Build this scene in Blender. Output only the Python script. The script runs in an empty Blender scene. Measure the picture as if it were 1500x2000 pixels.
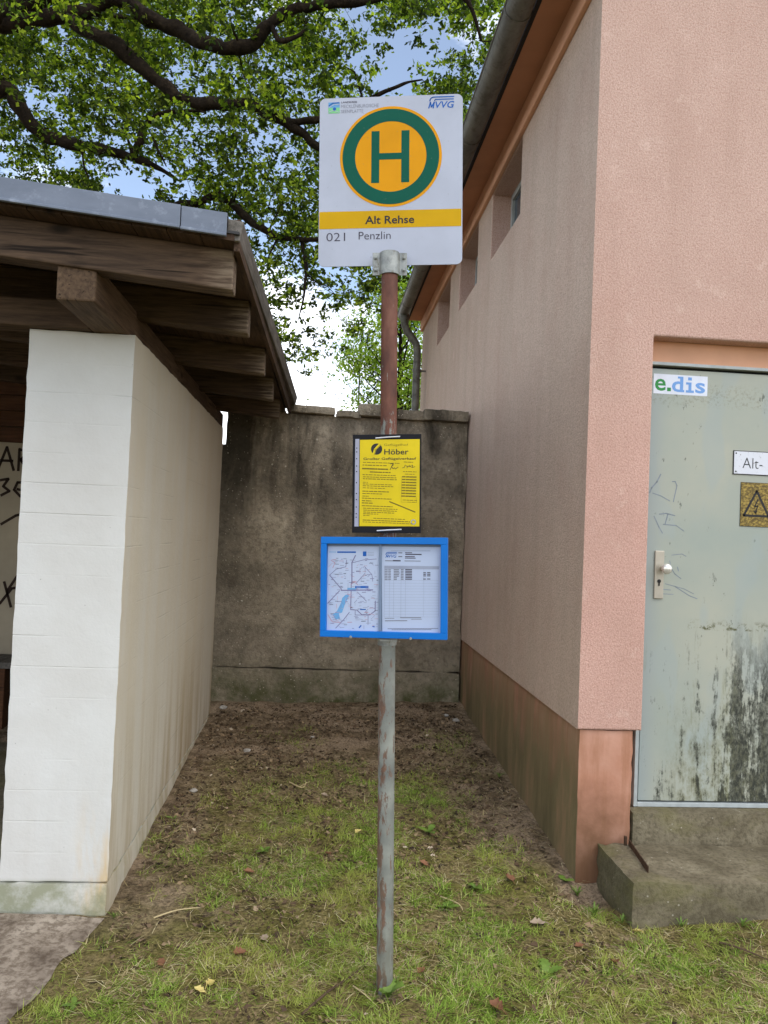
import bpy, bmesh, math, random
import numpy as np
from mathutils import Vector, Matrix, noise
rad = math.radians
scene = bpy.context.scene
COL = scene.collection

# ------------------------------------------------------------------ camera
FPX = 1480.0
YAW, PITCH, ROLL = rad(4.68), rad(1.63), rad(2.365)
CAM = Vector((0, 0, 1.6))
fwd = Vector((math.sin(YAW) * math.cos(PITCH), math.cos(YAW) * math.cos(PITCH), math.sin(PITCH)))
r0 = Vector((math.cos(YAW), -math.sin(YAW), 0)); u0 = r0.cross(fwd)
rgt = r0 * math.cos(ROLL) + u0 * math.sin(ROLL)
upv = -r0 * math.sin(ROLL) + u0 * math.cos(ROLL)
cd = bpy.data.cameras.new("camera"); cam = bpy.data.objects.new("camera", cd); COL.objects.link(cam)
cd.sensor_fit = 'VERTICAL'; cd.sensor_height = 36.0; cd.lens = FPX / 2000 * 36.0
cd.clip_start = 0.05; cd.clip_end = 3000
cam.matrix_world = Matrix(((rgt.x, upv.x, -fwd.x, CAM.x), (rgt.y, upv.y, -fwd.y, CAM.y), (rgt.z, upv.z, -fwd.z, CAM.z), (0, 0, 0, 1)))
scene.camera = cam

# ------------------------------------------------------------------ world, sun, exposure
SUN_EL, SUN_AZ = rad(48), rad(146)          # azimuth clockwise from +Y: behind the camera, to its right
w = bpy.data.worlds.new("World"); scene.world = w; w.use_nodes = True
nt = w.node_tree; nt.nodes.clear()
out = nt.nodes.new('ShaderNodeOutputWorld'); bg = nt.nodes.new('ShaderNodeBackground'); bg.inputs['Strength'].default_value = 0.15
sky = nt.nodes.new('ShaderNodeTexSky'); sky.sky_type = 'NISHITA'; sky.sun_disc = False
sky.sun_elevation = SUN_EL; sky.sun_rotation = SUN_AZ; sky.air_density = 1.0; sky.dust_density = 1.0; sky.ozone_density = 1.0
tc = nt.nodes.new('ShaderNodeTexCoord'); mp = nt.nodes.new('ShaderNodeMapping'); mp.inputs['Scale'].default_value = (1, 1, 2.2)
mp.inputs['Location'].default_value = (1.7, 0.4, 0.3)
nz = nt.nodes.new('ShaderNodeTexNoise'); nz.inputs['Scale'].default_value = 2.6; nz.inputs['Detail'].default_value = 7; nz.inputs['Roughness'].default_value = 0.58
sx = nt.nodes.new('ShaderNodeSeparateXYZ')
mb = nt.nodes.new('ShaderNodeMath'); mb.operation = 'SUBTRACT'; mb.inputs[1].default_value = 0.52
mc = nt.nodes.new('ShaderNodeMath'); mc.operation = 'ABSOLUTE'
ma = nt.nodes.new('ShaderNodeMath'); ma.operation = 'MULTIPLY_ADD'; ma.inputs[1].default_value = 0.50; ma.inputs[2].default_value = -0.10    # white towards the horizon, blue between, unseen white overhead added to light the alley
ad = nt.nodes.new('ShaderNodeMath'); ad.operation = 'ADD'
rp = nt.nodes.new('ShaderNodeValToRGB'); rp.color_ramp.elements[0].color = (0.06, 0.06, 0.06, 1); rp.color_ramp.elements[0].position = 0.47; rp.color_ramp.elements[1].position = 0.60
mx = nt.nodes.new('ShaderNodeMix'); mx.data_type = 'RGBA'; mx.inputs['B'].default_value = (11.0, 11.2, 11.6, 1)
for a, b in ((tc.outputs['Generated'], mp.inputs['Vector']), (mp.outputs['Vector'], nz.inputs['Vector']), (tc.outputs['Generated'], sx.inputs[0]),
             (sx.outputs['Z'], mb.inputs[0]), (mb.outputs[0], mc.inputs[0]), (mc.outputs[0], ma.inputs[0]), (ma.outputs[0], ad.inputs[0]), (nz.outputs['Fac'], ad.inputs[1]), (ad.outputs[0], rp.inputs['Fac']),
             (rp.outputs['Color'], mx.inputs['Factor']), (sky.outputs['Color'], mx.inputs['A']), (mx.outputs['Result'], bg.inputs['Color']), (bg.outputs[0], out.inputs['Surface'])):
    nt.links.new(a, b)
sl = bpy.data.lights.new("sun", 'SUN'); sl.energy = 0.65; sl.angle = rad(40); sl.color = (1.0, 0.95, 0.88)
so = bpy.data.objects.new("sun", sl); COL.objects.link(so); so.location = (0, -5, 12)
sdir = Vector((math.sin(SUN_AZ) * math.cos(SUN_EL), math.cos(SUN_AZ) * math.cos(SUN_EL), math.sin(SUN_EL)))
so.rotation_euler = sdir.to_track_quat('Z', 'Y').to_euler()
vs = scene.view_settings; vs.view_transform = 'Standard'; vs.look = 'None'; vs.gamma = 1.0; vs.exposure = 0.62; vs.use_curve_mapping = False
scene.cycles.max_bounces = 8; scene.cycles.diffuse_bounces = 6; scene.cycles.transparent_max_bounces = 6

# ------------------------------------------------------------------ node helpers
def srgb(r, g, b):
    f = lambda c: (c / 255 / 12.92) if c / 255 <= 0.04045 else ((c / 255 + 0.055) / 1.055) ** 2.4
    return (f(r), f(g), f(b), 1)

class Mat:
    def __init__(s, name, rough=0.85, spec=0.3, metal=0.0):
        s.m = bpy.data.materials.new(name); s.m.use_nodes = True; s.nt = s.m.node_tree
        s.b = s.nt.nodes['Principled BSDF']; s.b.inputs['Roughness'].default_value = rough
        s.b.inputs['Specular IOR Level'].default_value = spec; s.b.inputs['Metallic'].default_value = metal
        g = s.nt.nodes.new('ShaderNodeNewGeometry'); s.pos = g.outputs['Position']; s.isl = g.outputs['Random Per Island']; s.geo = g
    def link(s, a, b): s.nt.links.new(a, b)
    def setin(s, sock, v):
        if isinstance(v, bpy.types.NodeSocket): s.link(v, sock)
        elif v is not None: sock.default_value = v
    def obj(s):
        n = s.nt.nodes.new('ShaderNodeTexCoord'); return n.outputs['Object']
    def map(s, scale=(1, 1, 1), loc=(0, 0, 0), rot=(0, 0, 0), src=None):
        n = s.nt.nodes.new('ShaderNodeMapping'); s.link(src or s.pos, n.inputs['Vector'])
        n.inputs['Scale'].default_value = scale; n.inputs['Location'].default_value = loc; n.inputs['Rotation'].default_value = rot
        return n.outputs[0]
    def noise(s, scale, detail=4, rough=0.55, vec=None, dist=0.0):
        n = s.nt.nodes.new('ShaderNodeTexNoise'); s.link(vec or s.pos, n.inputs['Vector'])
        n.inputs['Scale'].default_value = scale; n.inputs['Detail'].default_value = detail; n.inputs['Roughness'].default_value = rough; n.inputs['Distortion'].default_value = dist
        return n.outputs['Fac']
    def voro(s, scale, vec=None, feature='F1', out='Distance'):
        n = s.nt.nodes.new('ShaderNodeTexVoronoi'); n.feature = feature; s.link(vec or s.pos, n.inputs['Vector']); n.inputs['Scale'].default_value = scale
        return n.outputs[out]
    def ramp(s, fac, stops):
        n = s.nt.nodes.new('ShaderNodeValToRGB'); e = n.color_ramp.elements
        while len(e) < len(stops): e.new(0.5)
        for i, (p, c) in enumerate(stops):
            e[i].position = p; e[i].color = c if isinstance(c, tuple) else (c, c, c, 1)
        s.link(fac, n.inputs['Fac']); return n.outputs['Color']
    def mix(s, fac, a, b, mode='MIX'):
        n = s.nt.nodes.new('ShaderNodeMix'); n.data_type = 'RGBA'; n.blend_type = mode
        s.setin(n.inputs['Factor'], fac); s.setin(n.inputs['A'], a); s.setin(n.inputs['B'], b); return n.outputs['Result']
    def math(s, op, a, b=None, c=None, clamp=False):
        n = s.nt.nodes.new('ShaderNodeMath'); n.operation = op; n.use_clamp = clamp
        for i, v in enumerate((a, b, c)):
            if v is not None: s.setin(n.inputs[i], v)
        return n.outputs[0]
    def xyz(s, src=None):
        n = s.nt.nodes.new('ShaderNodeSeparateXYZ'); s.link(src or s.pos, n.inputs[0]); return n.outputs
    def step(s, v, lo, hi):
        n = s.nt.nodes.new('ShaderNodeMapRange'); n.interpolation_type = 'SMOOTHSTEP'; s.link(v, n.inputs['Value'])
        n.inputs['From Min'].default_value = lo; n.inputs['From Max'].default_value = hi; return n.outputs[0]
    def color(s, c): s.setin(s.b.inputs['Base Color'], c); return s
    def bump(s, h, strength=0.5, dist=0.01, prev=None):
        n = s.nt.nodes.new('ShaderNodeBump'); n.inputs['Strength'].default_value = strength; n.inputs['Distance'].default_value = dist
        s.link(h, n.inputs['Height'])
        if prev is not None: s.link(prev, n.inputs['Normal'])
        s.link(n.outputs[0], s.b.inputs['Normal']); return n.outputs[0]

def plain(name, c, rough=0.6, spec=0.3, metal=0.0, var=0.10, scale=9):
    k = Mat(name, rough, spec, metal)
    n = k.noise(scale, 5)
    d = tuple(x * (1 - var) for x in c[:3]) + (1,); l = tuple(min(1, x * (1 + var)) for x in c[:3]) + (1,)
    k.color(k.ramp(n, [(0.3, d), (0.7, l)])); return k.m

MATS = {}
# plaster: scratched render
def m_plaster():
    k = Mat("plaster", 0.92, 0.1)
    g = k.noise(125, 4, 0.65, k.map((1, 1, 0.8)))
    g2 = k.voro(120)
    base = k.ramp(k.noise(1.3, 4), [(0.3, srgb(201, 160, 145)), (0.7, srgb(208, 170, 155))])
    base = k.mix(k.math('MULTIPLY', k.step(k.math('ADD', k.xyz()[2], k.math('MULTIPLY', k.noise(2.0, 4), 1.2)), 2.4, 3.9), 0.6), base, srgb(200, 177, 162))
    base = k.mix(k.ramp(g, [(0.34, 0.62), (0.55, 0.0)]), base, srgb(166, 122, 106))
    base = k.mix(k.ramp(g2, [(0.0, 0.45), (0.45, 0.0)]), base, srgb(232, 198, 182))
    p = k.xyz()
    st = k.noise(1.0, 5, 0.6, k.map((5, 5, 0.35)))
    base = k.mix(k.math('MULTIPLY', k.ramp(st, [(0.45, 0.0), (0.7, 1.0)]), 0.14), base, srgb(140, 116, 96))
    # alley side: grey dirt and streaks, plus its shaded tone mixed into the colour
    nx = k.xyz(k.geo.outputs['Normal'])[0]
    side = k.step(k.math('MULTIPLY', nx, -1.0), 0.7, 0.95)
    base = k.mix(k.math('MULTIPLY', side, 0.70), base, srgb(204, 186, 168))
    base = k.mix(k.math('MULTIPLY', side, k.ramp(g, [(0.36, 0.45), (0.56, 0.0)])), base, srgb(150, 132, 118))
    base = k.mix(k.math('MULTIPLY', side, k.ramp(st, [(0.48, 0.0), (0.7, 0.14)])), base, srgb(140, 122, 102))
    base = k.mix(k.math('MULTIPLY', k.ramp(k.noise(2.6, 6, 0.7, k.map((1, 1, 0.6), (6, 1, 3))), [(0.46, 0.0), (0.66, 1.0)]), 0.28), base, srgb(176, 142, 126))
    base = k.mix(k.ramp(k.noise(9, 5, 0.7, k.map((1, 1, 1), (2, 8, 1))), [(0.60, 0.0), (0.72, 0.35)]), base, srgb(226, 200, 186))
    k.color(base); k.bump(k.math('ADD', k.math('ADD', g, k.math('MULTIPLY', g2, -0.5)), k.noise(260, 2)), 0.5, 0.005); return k.m
def m_plinth():
    k = Mat("plinth_paint", 0.85, 0.2)
    p = k.xyz()
    n = k.noise(3, 6, 0.6); st = k.noise(1.0, 7, 0.7, k.map((5, 5, 0.9)))
    base = k.ramp(n, [(0.3, srgb(162, 114, 92)), (0.5, srgb(182, 132, 108)), (0.7, srgb(196, 150, 128))])
    base = k.mix(k.ramp(k.noise(1.0, 5, 0.6, k.map((12, 12, 1.2), (2, 2, 0))), [(0.5, 0.0), (0.66, 0.55)]), base, srgb(150, 104, 74))
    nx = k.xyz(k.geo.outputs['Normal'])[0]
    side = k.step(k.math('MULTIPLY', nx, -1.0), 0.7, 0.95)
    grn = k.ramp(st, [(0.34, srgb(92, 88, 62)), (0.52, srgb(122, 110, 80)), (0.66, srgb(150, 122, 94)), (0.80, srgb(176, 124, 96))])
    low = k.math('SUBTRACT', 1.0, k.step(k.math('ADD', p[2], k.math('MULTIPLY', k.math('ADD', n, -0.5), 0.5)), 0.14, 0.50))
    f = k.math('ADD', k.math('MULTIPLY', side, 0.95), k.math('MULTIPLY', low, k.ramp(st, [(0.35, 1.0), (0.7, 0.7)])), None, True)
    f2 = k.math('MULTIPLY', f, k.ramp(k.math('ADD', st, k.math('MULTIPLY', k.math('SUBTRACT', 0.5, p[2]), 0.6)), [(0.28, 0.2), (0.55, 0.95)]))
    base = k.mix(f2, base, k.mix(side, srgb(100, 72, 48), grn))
    k.color(base); k.bump(k.noise(40, 5), 0.35, 0.004); return k.m
def m_whitewall():
    k = Mat("painted_block", 0.8, 0.2)
    p = k.xyz()
    br = k.nt.nodes.new('ShaderNodeTexBrick')
    cx = k.nt.nodes.new('ShaderNodeCombineXYZ'); k.link(k.math('ADD', p[0], p[1]), cx.inputs[0]); k.link(p[2], cx.inputs[1]); k.link(cx.outputs[0], br.inputs['Vector'])
    br.inputs['Scale'].default_value = 1.0; br.inputs['Brick Width'].default_value = 2.9; br.inputs['Row Height'].default_value = 0.125; br.inputs['Mortar Size'].default_value = 0.004; br.inputs['Mortar Smooth'].default_value = 0.8
    br.inputs['Color1'].default_value = br.inputs['Color2'].default_value = (1, 1, 1, 1); br.inputs['Mortar'].default_value = (0, 0, 0, 1)
    j = br.outputs['Color']
    vis = k.ramp(k.noise(3.2, 3), [(0.45, 0.0), (0.68, 0.75)])           # joints only show in places
    hgt = k.mix(vis, (1, 1, 1, 1), j)
    base = k.ramp(k.noise(2.5, 5), [(0.3, srgb(202, 200, 193)), (0.7, srgb(212, 212, 207))])
    st = k.noise(1.0, 6, 0.65, k.map((7, 7, 0.5)))
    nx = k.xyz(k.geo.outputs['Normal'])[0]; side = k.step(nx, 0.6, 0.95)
    base = k.mix(k.math('MULTIPLY', side, k.ramp(st, [(0.35, 0.38), (0.66, 0.58)])), base, srgb(204, 184, 142))  # warm light bounced onto the side put into the paint colour, in streaks
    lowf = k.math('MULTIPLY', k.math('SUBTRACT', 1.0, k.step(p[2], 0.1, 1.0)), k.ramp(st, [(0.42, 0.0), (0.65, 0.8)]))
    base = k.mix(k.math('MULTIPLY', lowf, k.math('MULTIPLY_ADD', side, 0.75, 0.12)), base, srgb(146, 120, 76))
    rust = k.math('MULTIPLY', k.math('MULTIPLY', k.step(p[0], -0.98, -0.88), k.math('SUBTRACT', 1.0, k.step(p[2], 0.14, 0.55))), k.ramp(k.noise(5, 4, 0.6, k.map((2, 2, 0.4))), [(0.45, 0.0), (0.62, 0.7)]))
    base = k.mix(k.math('MULTIPLY', rust, k.math('SUBTRACT', 1.0, side)), base, srgb(205, 172, 110))
    base = k.mix(k.math('MULTIPLY', k.math('MULTIPLY', k.math('SUBTRACT', 1.0, k.step(p[2], 0.12, 0.15)), k.math('MULTIPLY_ADD', side, -0.7, 1.0)), k.ramp(k.noise(7, 6, 0.7), [(0.35, 0.15), (0.6, 0.85)])), base, srgb(132, 134, 104))
    base = k.mix(k.ramp(hgt, [(0.0, 0.26), (0.8, 0.0)]), base, srgb(150, 146, 138))
    # dark specks and chips
    sp = k.voro(26); base = k.mix(k.math('MULTIPLY', k.ramp(sp, [(0.03, 1.0), (0.07, 0.0)]), k.ramp(k.noise(9), [(0.55, 0.0), (0.62, 0.6)])), base, srgb(90, 84, 74))
    k.color(base)
    b1 = k.bump(k.noise(22, 7, 0.65), 0.45, 0.006); k.bump(hgt, 0.45, 0.005, b1); return k.m
def m_concrete_wall():
    k = Mat("rough_concrete", 0.93, 0.15)
    p = k.xyz()
    n = k.noise(2.2, 7, 0.62); n2 = k.noise(28, 5, 0.7)
    base = k.ramp(n, [(0.28, srgb(110, 101, 86)), (0.50, srgb(156, 144, 124)), (0.70, srgb(194, 180, 157))])
    base = k.mix(k.ramp(n2, [(0.36, 0.5), (0.54, 0.0)]), base, srgb(92, 84, 71))
    base = k.mix(k.ramp(n2, [(0.56, 0.0), (0.70, 0.5)]), base, srgb(158, 144, 122))
    st = k.noise(1.0, 7, 0.65, k.map((2.6, 2.6, 0.7), (3.1, 0, 0)), 0.8)
    top = k.step(p[2], 1.0, 2.35)
    base = k.mix(k.math('MULTIPLY', k.ramp(st, [(0.43, 0.0), (0.60, 0.95)]), k.math('MULTIPLY_ADD', top, 0.8, 0.08)), base, srgb(48, 44, 37))
    low = k.math('SUBTRACT', 1.0, k.step(p[2], 0.15, 0.6))
    base = k.mix(k.math('MULTIPLY', low, k.ramp(k.noise(5, 6, 0.65), [(0.38, 0.2), (0.6, 0.95)])), base, srgb(78, 82, 46))
    v = k.voro(34); vm = k.ramp(k.noise(6.0, 3), [(0.44, 0.0), (0.6, 1.0)])
    base = k.mix(k.math('MULTIPLY', k.ramp(v, [(0.10, 0.9), (0.17, 0.0)]), vm), base, srgb(204, 192, 172))
    v2 = k.voro(11, k.map((1, 1, 1), (3, 1, 2)))
    base = k.mix(k.math('MULTIPLY', k.ramp(v2, [(0.06, 0.8), (0.10, 0.0)]), k.ramp(k.noise(3.1, 3, 0.5, k.map((1, 1, 1), (7, 2, 2))), [(0.44, 0.0), (0.56, 1.0)])), base, srgb(206, 196, 178))
    k.color(base); k.bump(k.math('ADD', k.math('MULTIPLY', n2, 0.8), k.noise(90, 3)), 0.8, 0.010); return k.m
def m_step():
    k = Mat("step_concrete", 0.93, 0.15)
    p = k.xyz(); nm = k.xyz(k.geo.outputs['Normal'])
    n = k.noise(6, 7, 0.65); n2 = k.noise(55, 4, 0.7)
    base = k.ramp(n, [(0.3, srgb(90, 82, 64)), (0.55, srgb(122, 113, 92)), (0.75, srgb(146, 137, 114))])
    base = k.mix(k.ramp(n2, [(0.38, 0.55), (0.55, 0.0)]), base, srgb(78, 70, 54))
    base = k.mix(k.math('MULTIPLY', k.step(k.math('MULTIPLY', nm[0], -1.0), 0.5, 0.9), 0.45), base, srgb(80, 80, 58))
    base = k.mix(k.ramp(k.noise(3.5, 5, 0.6, k.map((1, 1, 2), (5, 0, 0))), [(0.50, 0.0), (0.68, 0.5)]), base, srgb(112, 108, 64))
    v = k.voro(30); base = k.mix(k.math('MULTIPLY', k.ramp(v, [(0.08, 1.0), (0.16, 0.0)]), k.ramp(k.noise(8), [(0.5, 0.0), (0.6, 0.7)])), base, srgb(186, 178, 160))
    k.color(base); k.bump(k.math('ADD', n, n2), 0.7, 0.008); return k.m
def m_wood(name, dark, light, axis, seed=0.0):
    k = Mat(name, 0.75, 0.2)
    sc = [64, 64, 64]; sc['xyz'.index(axis)] = 5.0
    g = k.noise(1.0, 6, 0.65, k.map(tuple(sc), (seed, seed * 2, 0)), 0.4)
    big = k.noise(1.5, 3)
    base = k.ramp(g, [(0.34, dark), (0.66, light)])
    base = k.mix(k.math('MULTIPLY', k.ramp(big, [(0.35, 0.45), (0.6, 0.0)]), 1.0), base, tuple(c * 0.55 for c in dark[:3]) + (1,))
    sc2 = [7, 7, 7]; sc2['xyz'.index(axis)] = 2.2
    sc2['xyz'.index(axis)] = 3.2; kn = k.voro(1.0, k.map(tuple(sc2), (seed, 1.3, 0.4)))
    base = k.mix(k.ramp(kn, [(0.06, 0.9), (0.17, 0.0)]), base, tuple(c * 0.30 for c in dark[:3]) + (1,))
    crk = k.noise(1.0, 4, 0.5, k.map(tuple(0.9 * c if c > 10 else c * 0.3 for c in sc), (seed + 7, 3, 1)))
    base = k.mix(k.ramp(crk, [(0.30, 0.9), (0.36, 0.0)]), base, tuple(c * 0.25 for c in dark[:3]) + (1,))
    if name == 'beam_wood_across':
        base = k.mix(k.math('MULTIPLY', k.step(k.math('ADD', k.xyz()[0], k.math('MULTIPLY', g, 0.25)), -0.36, -0.20), k.ramp(g, [(0.4, 0.1), (0.6, 0.7)])), base, srgb(146, 130, 110))
    k.color(base); k.bump(g, 0.7, 0.004); return k.m
def m_pole():
    k = Mat("pole_paint", 0.6, 0.35)
    p = k.xyz(); z = p[2]
    vec = k.map((1, 1, 0.30))
    fl = k.noise(46, 8, 0.74, vec, 0.3); fl2 = k.noise(60, 4, 0.6, k.map((1, 1, 0.5)))
    red = k.ramp(k.noise(20, 5, 0.6, k.map((1, 1, 0.4))), [(0.3, srgb(74, 44, 34)), (0.55, srgb(104, 64, 49)), (0.8, srgb(130, 90, 72))])
    grey = k.ramp(k.noise(9, 5), [(0.3, srgb(104, 107, 102)), (0.7, srgb(144, 146, 136))])
    rust = k.ramp(fl2, [(0.3, srgb(78, 52, 36)), (0.7, srgb(122, 78, 52))])
    # upper: red with flaked-off grey, more flaking just above the notice
    thr = k.math('MULTIPLY', k.math('SUBTRACT', 1.0, k.step(z, 1.92, 2.10)), 0.10)
    fu = k.ramp(k.math('ADD', fl, thr), [(0.61, 0.0), (0.66, 1.0)])
    upper = k.mix(fu, red, grey)
    # lower: grey with rust, more of it on the left flank and lower down
    side = k.math('MULTIPLY', k.xyz(k.geo.outputs['Normal'])[0], -0.07)
    hgt = k.math('MULTIPLY', k.math('SUBTRACT', 1.0, k.step(z, 0.5, 1.15)), 0.035)
    fL = k.ramp(k.math('ADD', k.math('ADD', fl, side), hgt), [(0.545, 0.0), (0.60, 0.8)])
    lower = k.mix(fL, grey, rust)
    lower = k.mix(k.math('MULTIPLY', k.ramp(k.noise(6, 5, 0.6, k.map((2, 2, 0.5))), [(0.4, 0.1), (0.65, 0.75)]), k.math('SUBTRACT', 1.0, k.step(z, 0.1, 0.7))), lower, srgb(100, 96, 80))
    k.color(k.mix(k.step(z, 1.55, 1.60), lower, upper))
    k.bump(k.math('ADD', fl, fl2), 0.35, 0.002); return k.m
def m_galv(name="galvanised", c0=(118, 122, 120), c1=(168, 170, 164), rough=0.5):
    k = Mat(name, rough, 0.5, 0.35)
    base = k.ramp(k.noise(30, 5, 0.65), [(0.3, srgb(*c0)), (0.7, srgb(*c1))])
    base = k.mix(k.ramp(k.noise(45, 4, 0.7, k.map((1, 1, 0.5))), [(0.56, 0.0), (0.66, 0.7)]), base, srgb(96, 84, 62))
    k.color(base); k.bump(k.noise(60, 3), 0.2, 0.002); return k.m
def m_zinc():
    k = Mat("zinc_flashing", 0.55, 0.4, 0.2)
    base = k.ramp(k.noise(3, 6, 0.6, k.map((1, 1, 3))), [(0.3, srgb(96, 104, 117)), (0.7, srgb(122, 130, 143))])
    base = k.mix(k.ramp(k.noise(14, 5, 0.7), [(0.55, 0.0), (0.7, 0.5)]), base, srgb(156, 164, 176))
    k.color(base); return k.m
def m_gutter():
    k = Mat("gutter_zinc", 0.55, 0.4, 0.3)
    base = k.ramp(k.noise(5, 6, 0.65, k.map((2, 0.7, 2))), [(0.3, srgb(84, 82, 76)), (0.55, srgb(112, 110, 102)), (0.8, srgb(134, 132, 124))])
    base = k.mix(k.ramp(k.noise(16, 5, 0.7), [(0.5, 0.0), (0.68, 0.6)]), base, srgb(62, 52, 36))
    k.color(base); return k.m
def m_door():
    k = Mat("door_paint", 0.5, 0.35)
    p = k.xyz(); x, z = p[0], p[2]
    base = k.ramp(k.noise(2.2, 5, 0.55), [(0.3, srgb(154, 161, 150)), (0.5, srgb(163, 166, 152)), (0.72, srgb(173, 172, 154))])
    base = k.mix(k.ramp(k.noise(5, 2, 0.4, k.map((1.2, 1, 0.5), (2, 0, 3))), [(0.55, 0.0), (0.6, 0.35)]), base, srgb(152, 163, 162))
    base = k.mix(k.math('SUBTRACT', 1.0, k.step(x, 1.56, 1.68)), base, srgb(148, 157, 154))
    streak = k.noise(1.0, 7, 0.68, k.map((13, 13, 0.9), (0.4, 0, 0.3)))
    blotch = k.noise(24, 6, 0.72, k.map((1, 1, 0.55)))
    speck = k.noise(70, 4, 0.75, k.map((1, 1, 0.5)))
    low = k.math('SUBTRACT', 1.0, k.step(k.math('ADD', z, k.math('MULTIPLY', k.math('ADD', blotch, -0.5), 0.5)), 0.85, 1.32))
    right = k.step(x, 1.70, 2.12)
    s1 = k.math('ADD', streak, k.math('MULTIPLY', k.math('ADD', blotch, -0.5), 0.55))
    dk = k.math('MULTIPLY', k.ramp(k.math('ADD', s1, k.math('MULTIPLY_ADD', right, 0.115, -0.012)), [(0.53, 0.0), (0.60, 1.0)]), low)
    dk = k.math('MULTIPLY', dk, k.math('MULTIPLY_ADD', k.ramp(speck, [(0.35, 0.0), (0.6, 1.0)]), 0.55, 0.5), None, True)
    foot = k.math('MULTIPLY', k.math('SUBTRACT', 1.0, k.step(z, 0.40, 1.0)), k.step(x, 1.64, 1.85))
    gr = k.math('MULTIPLY', k.ramp(k.math('ADD', k.math('MULTIPLY_ADD', blotch, 0.8, 0.1), k.math('MULTIPLY', k.math('ADD', streak, -0.5), 0.7)), [(0.40, 0.0), (0.58, 0.9)]), foot)
    base = k.mix(gr, base, srgb(118, 116, 84))
    olive = k.math('MULTIPLY', k.ramp(k.noise(1.0, 6, 0.7, k.map((9, 9, 0.8), (4.4, 0, 0))), [(0.56, 0.0), (0.66, 0.65)]), k.math('MULTIPLY', low, k.ramp(blotch, [(0.42, 0.0), (0.55, 1.0)])))
    base = k.mix(olive, base, srgb(116, 116, 74))
    base = k.mix(dk, base, srgb(50, 52, 44))
    # mossy line left by an old notice
    ln = k.math('MULTIPLY', k.math('MULTIPLY', k.step(z, 1.192, 1.20), k.math('SUBTRACT', 1.0, k.step(z, 1.20, 1.255))), k.math('MULTIPLY', k.step(x, 1.79, 1.81), k.ramp(k.noise(28, 5, 0.75), [(0.50, 0.0), (0.60, 1.0)])))
    base = k.mix(ln, base, srgb(84, 84, 50))
    # grime beside the sticker near the top
    gt = k.math('MULTIPLY', k.math('MULTIPLY', k.step(z, 2.27, 2.31), k.math('SUBTRACT', 1.0, k.step(z, 2.36, 2.42))), k.ramp(k.noise(60, 5, 0.75), [(0.50, 0.0), (0.62, 0.5)]))
    base = k.mix(gt, base, srgb(126, 126, 108))
    fs = k.math('MULTIPLY', k.ramp(k.noise(30, 5, 0.7, k.map((1, 1, 0.45), (9, 0, 2))), [(0.62, 0.0), (0.66, 0.8)]), k.ramp(k.noise(3.5, 2, 0.5, k.map((1, 1, 1), (1, 1, 5))), [(0.48, 0.0), (0.58, 1.0)]))
    base = k.mix(fs, base, srgb(90, 94, 84))
    k.color(base); k.bump(k.noise(30, 4), 0.06, 0.002); return k.m
def m_sign(name, c, rough=0.35):
    k = Mat(name, 0.5, 0.15)
    d = tuple(x * 0.88 for x in c[:3]) + (1,)
    base = k.ramp(k.noise(5, 5, 0.6), [(0.3, d), (0.65, c)])
    base = k.mix(k.ramp(k.noise(90, 3, 0.6), [(0.68, 0.0), (0.72, 0.25)]), base, srgb(110, 112, 104))
    k.color(base); return k.m
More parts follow.
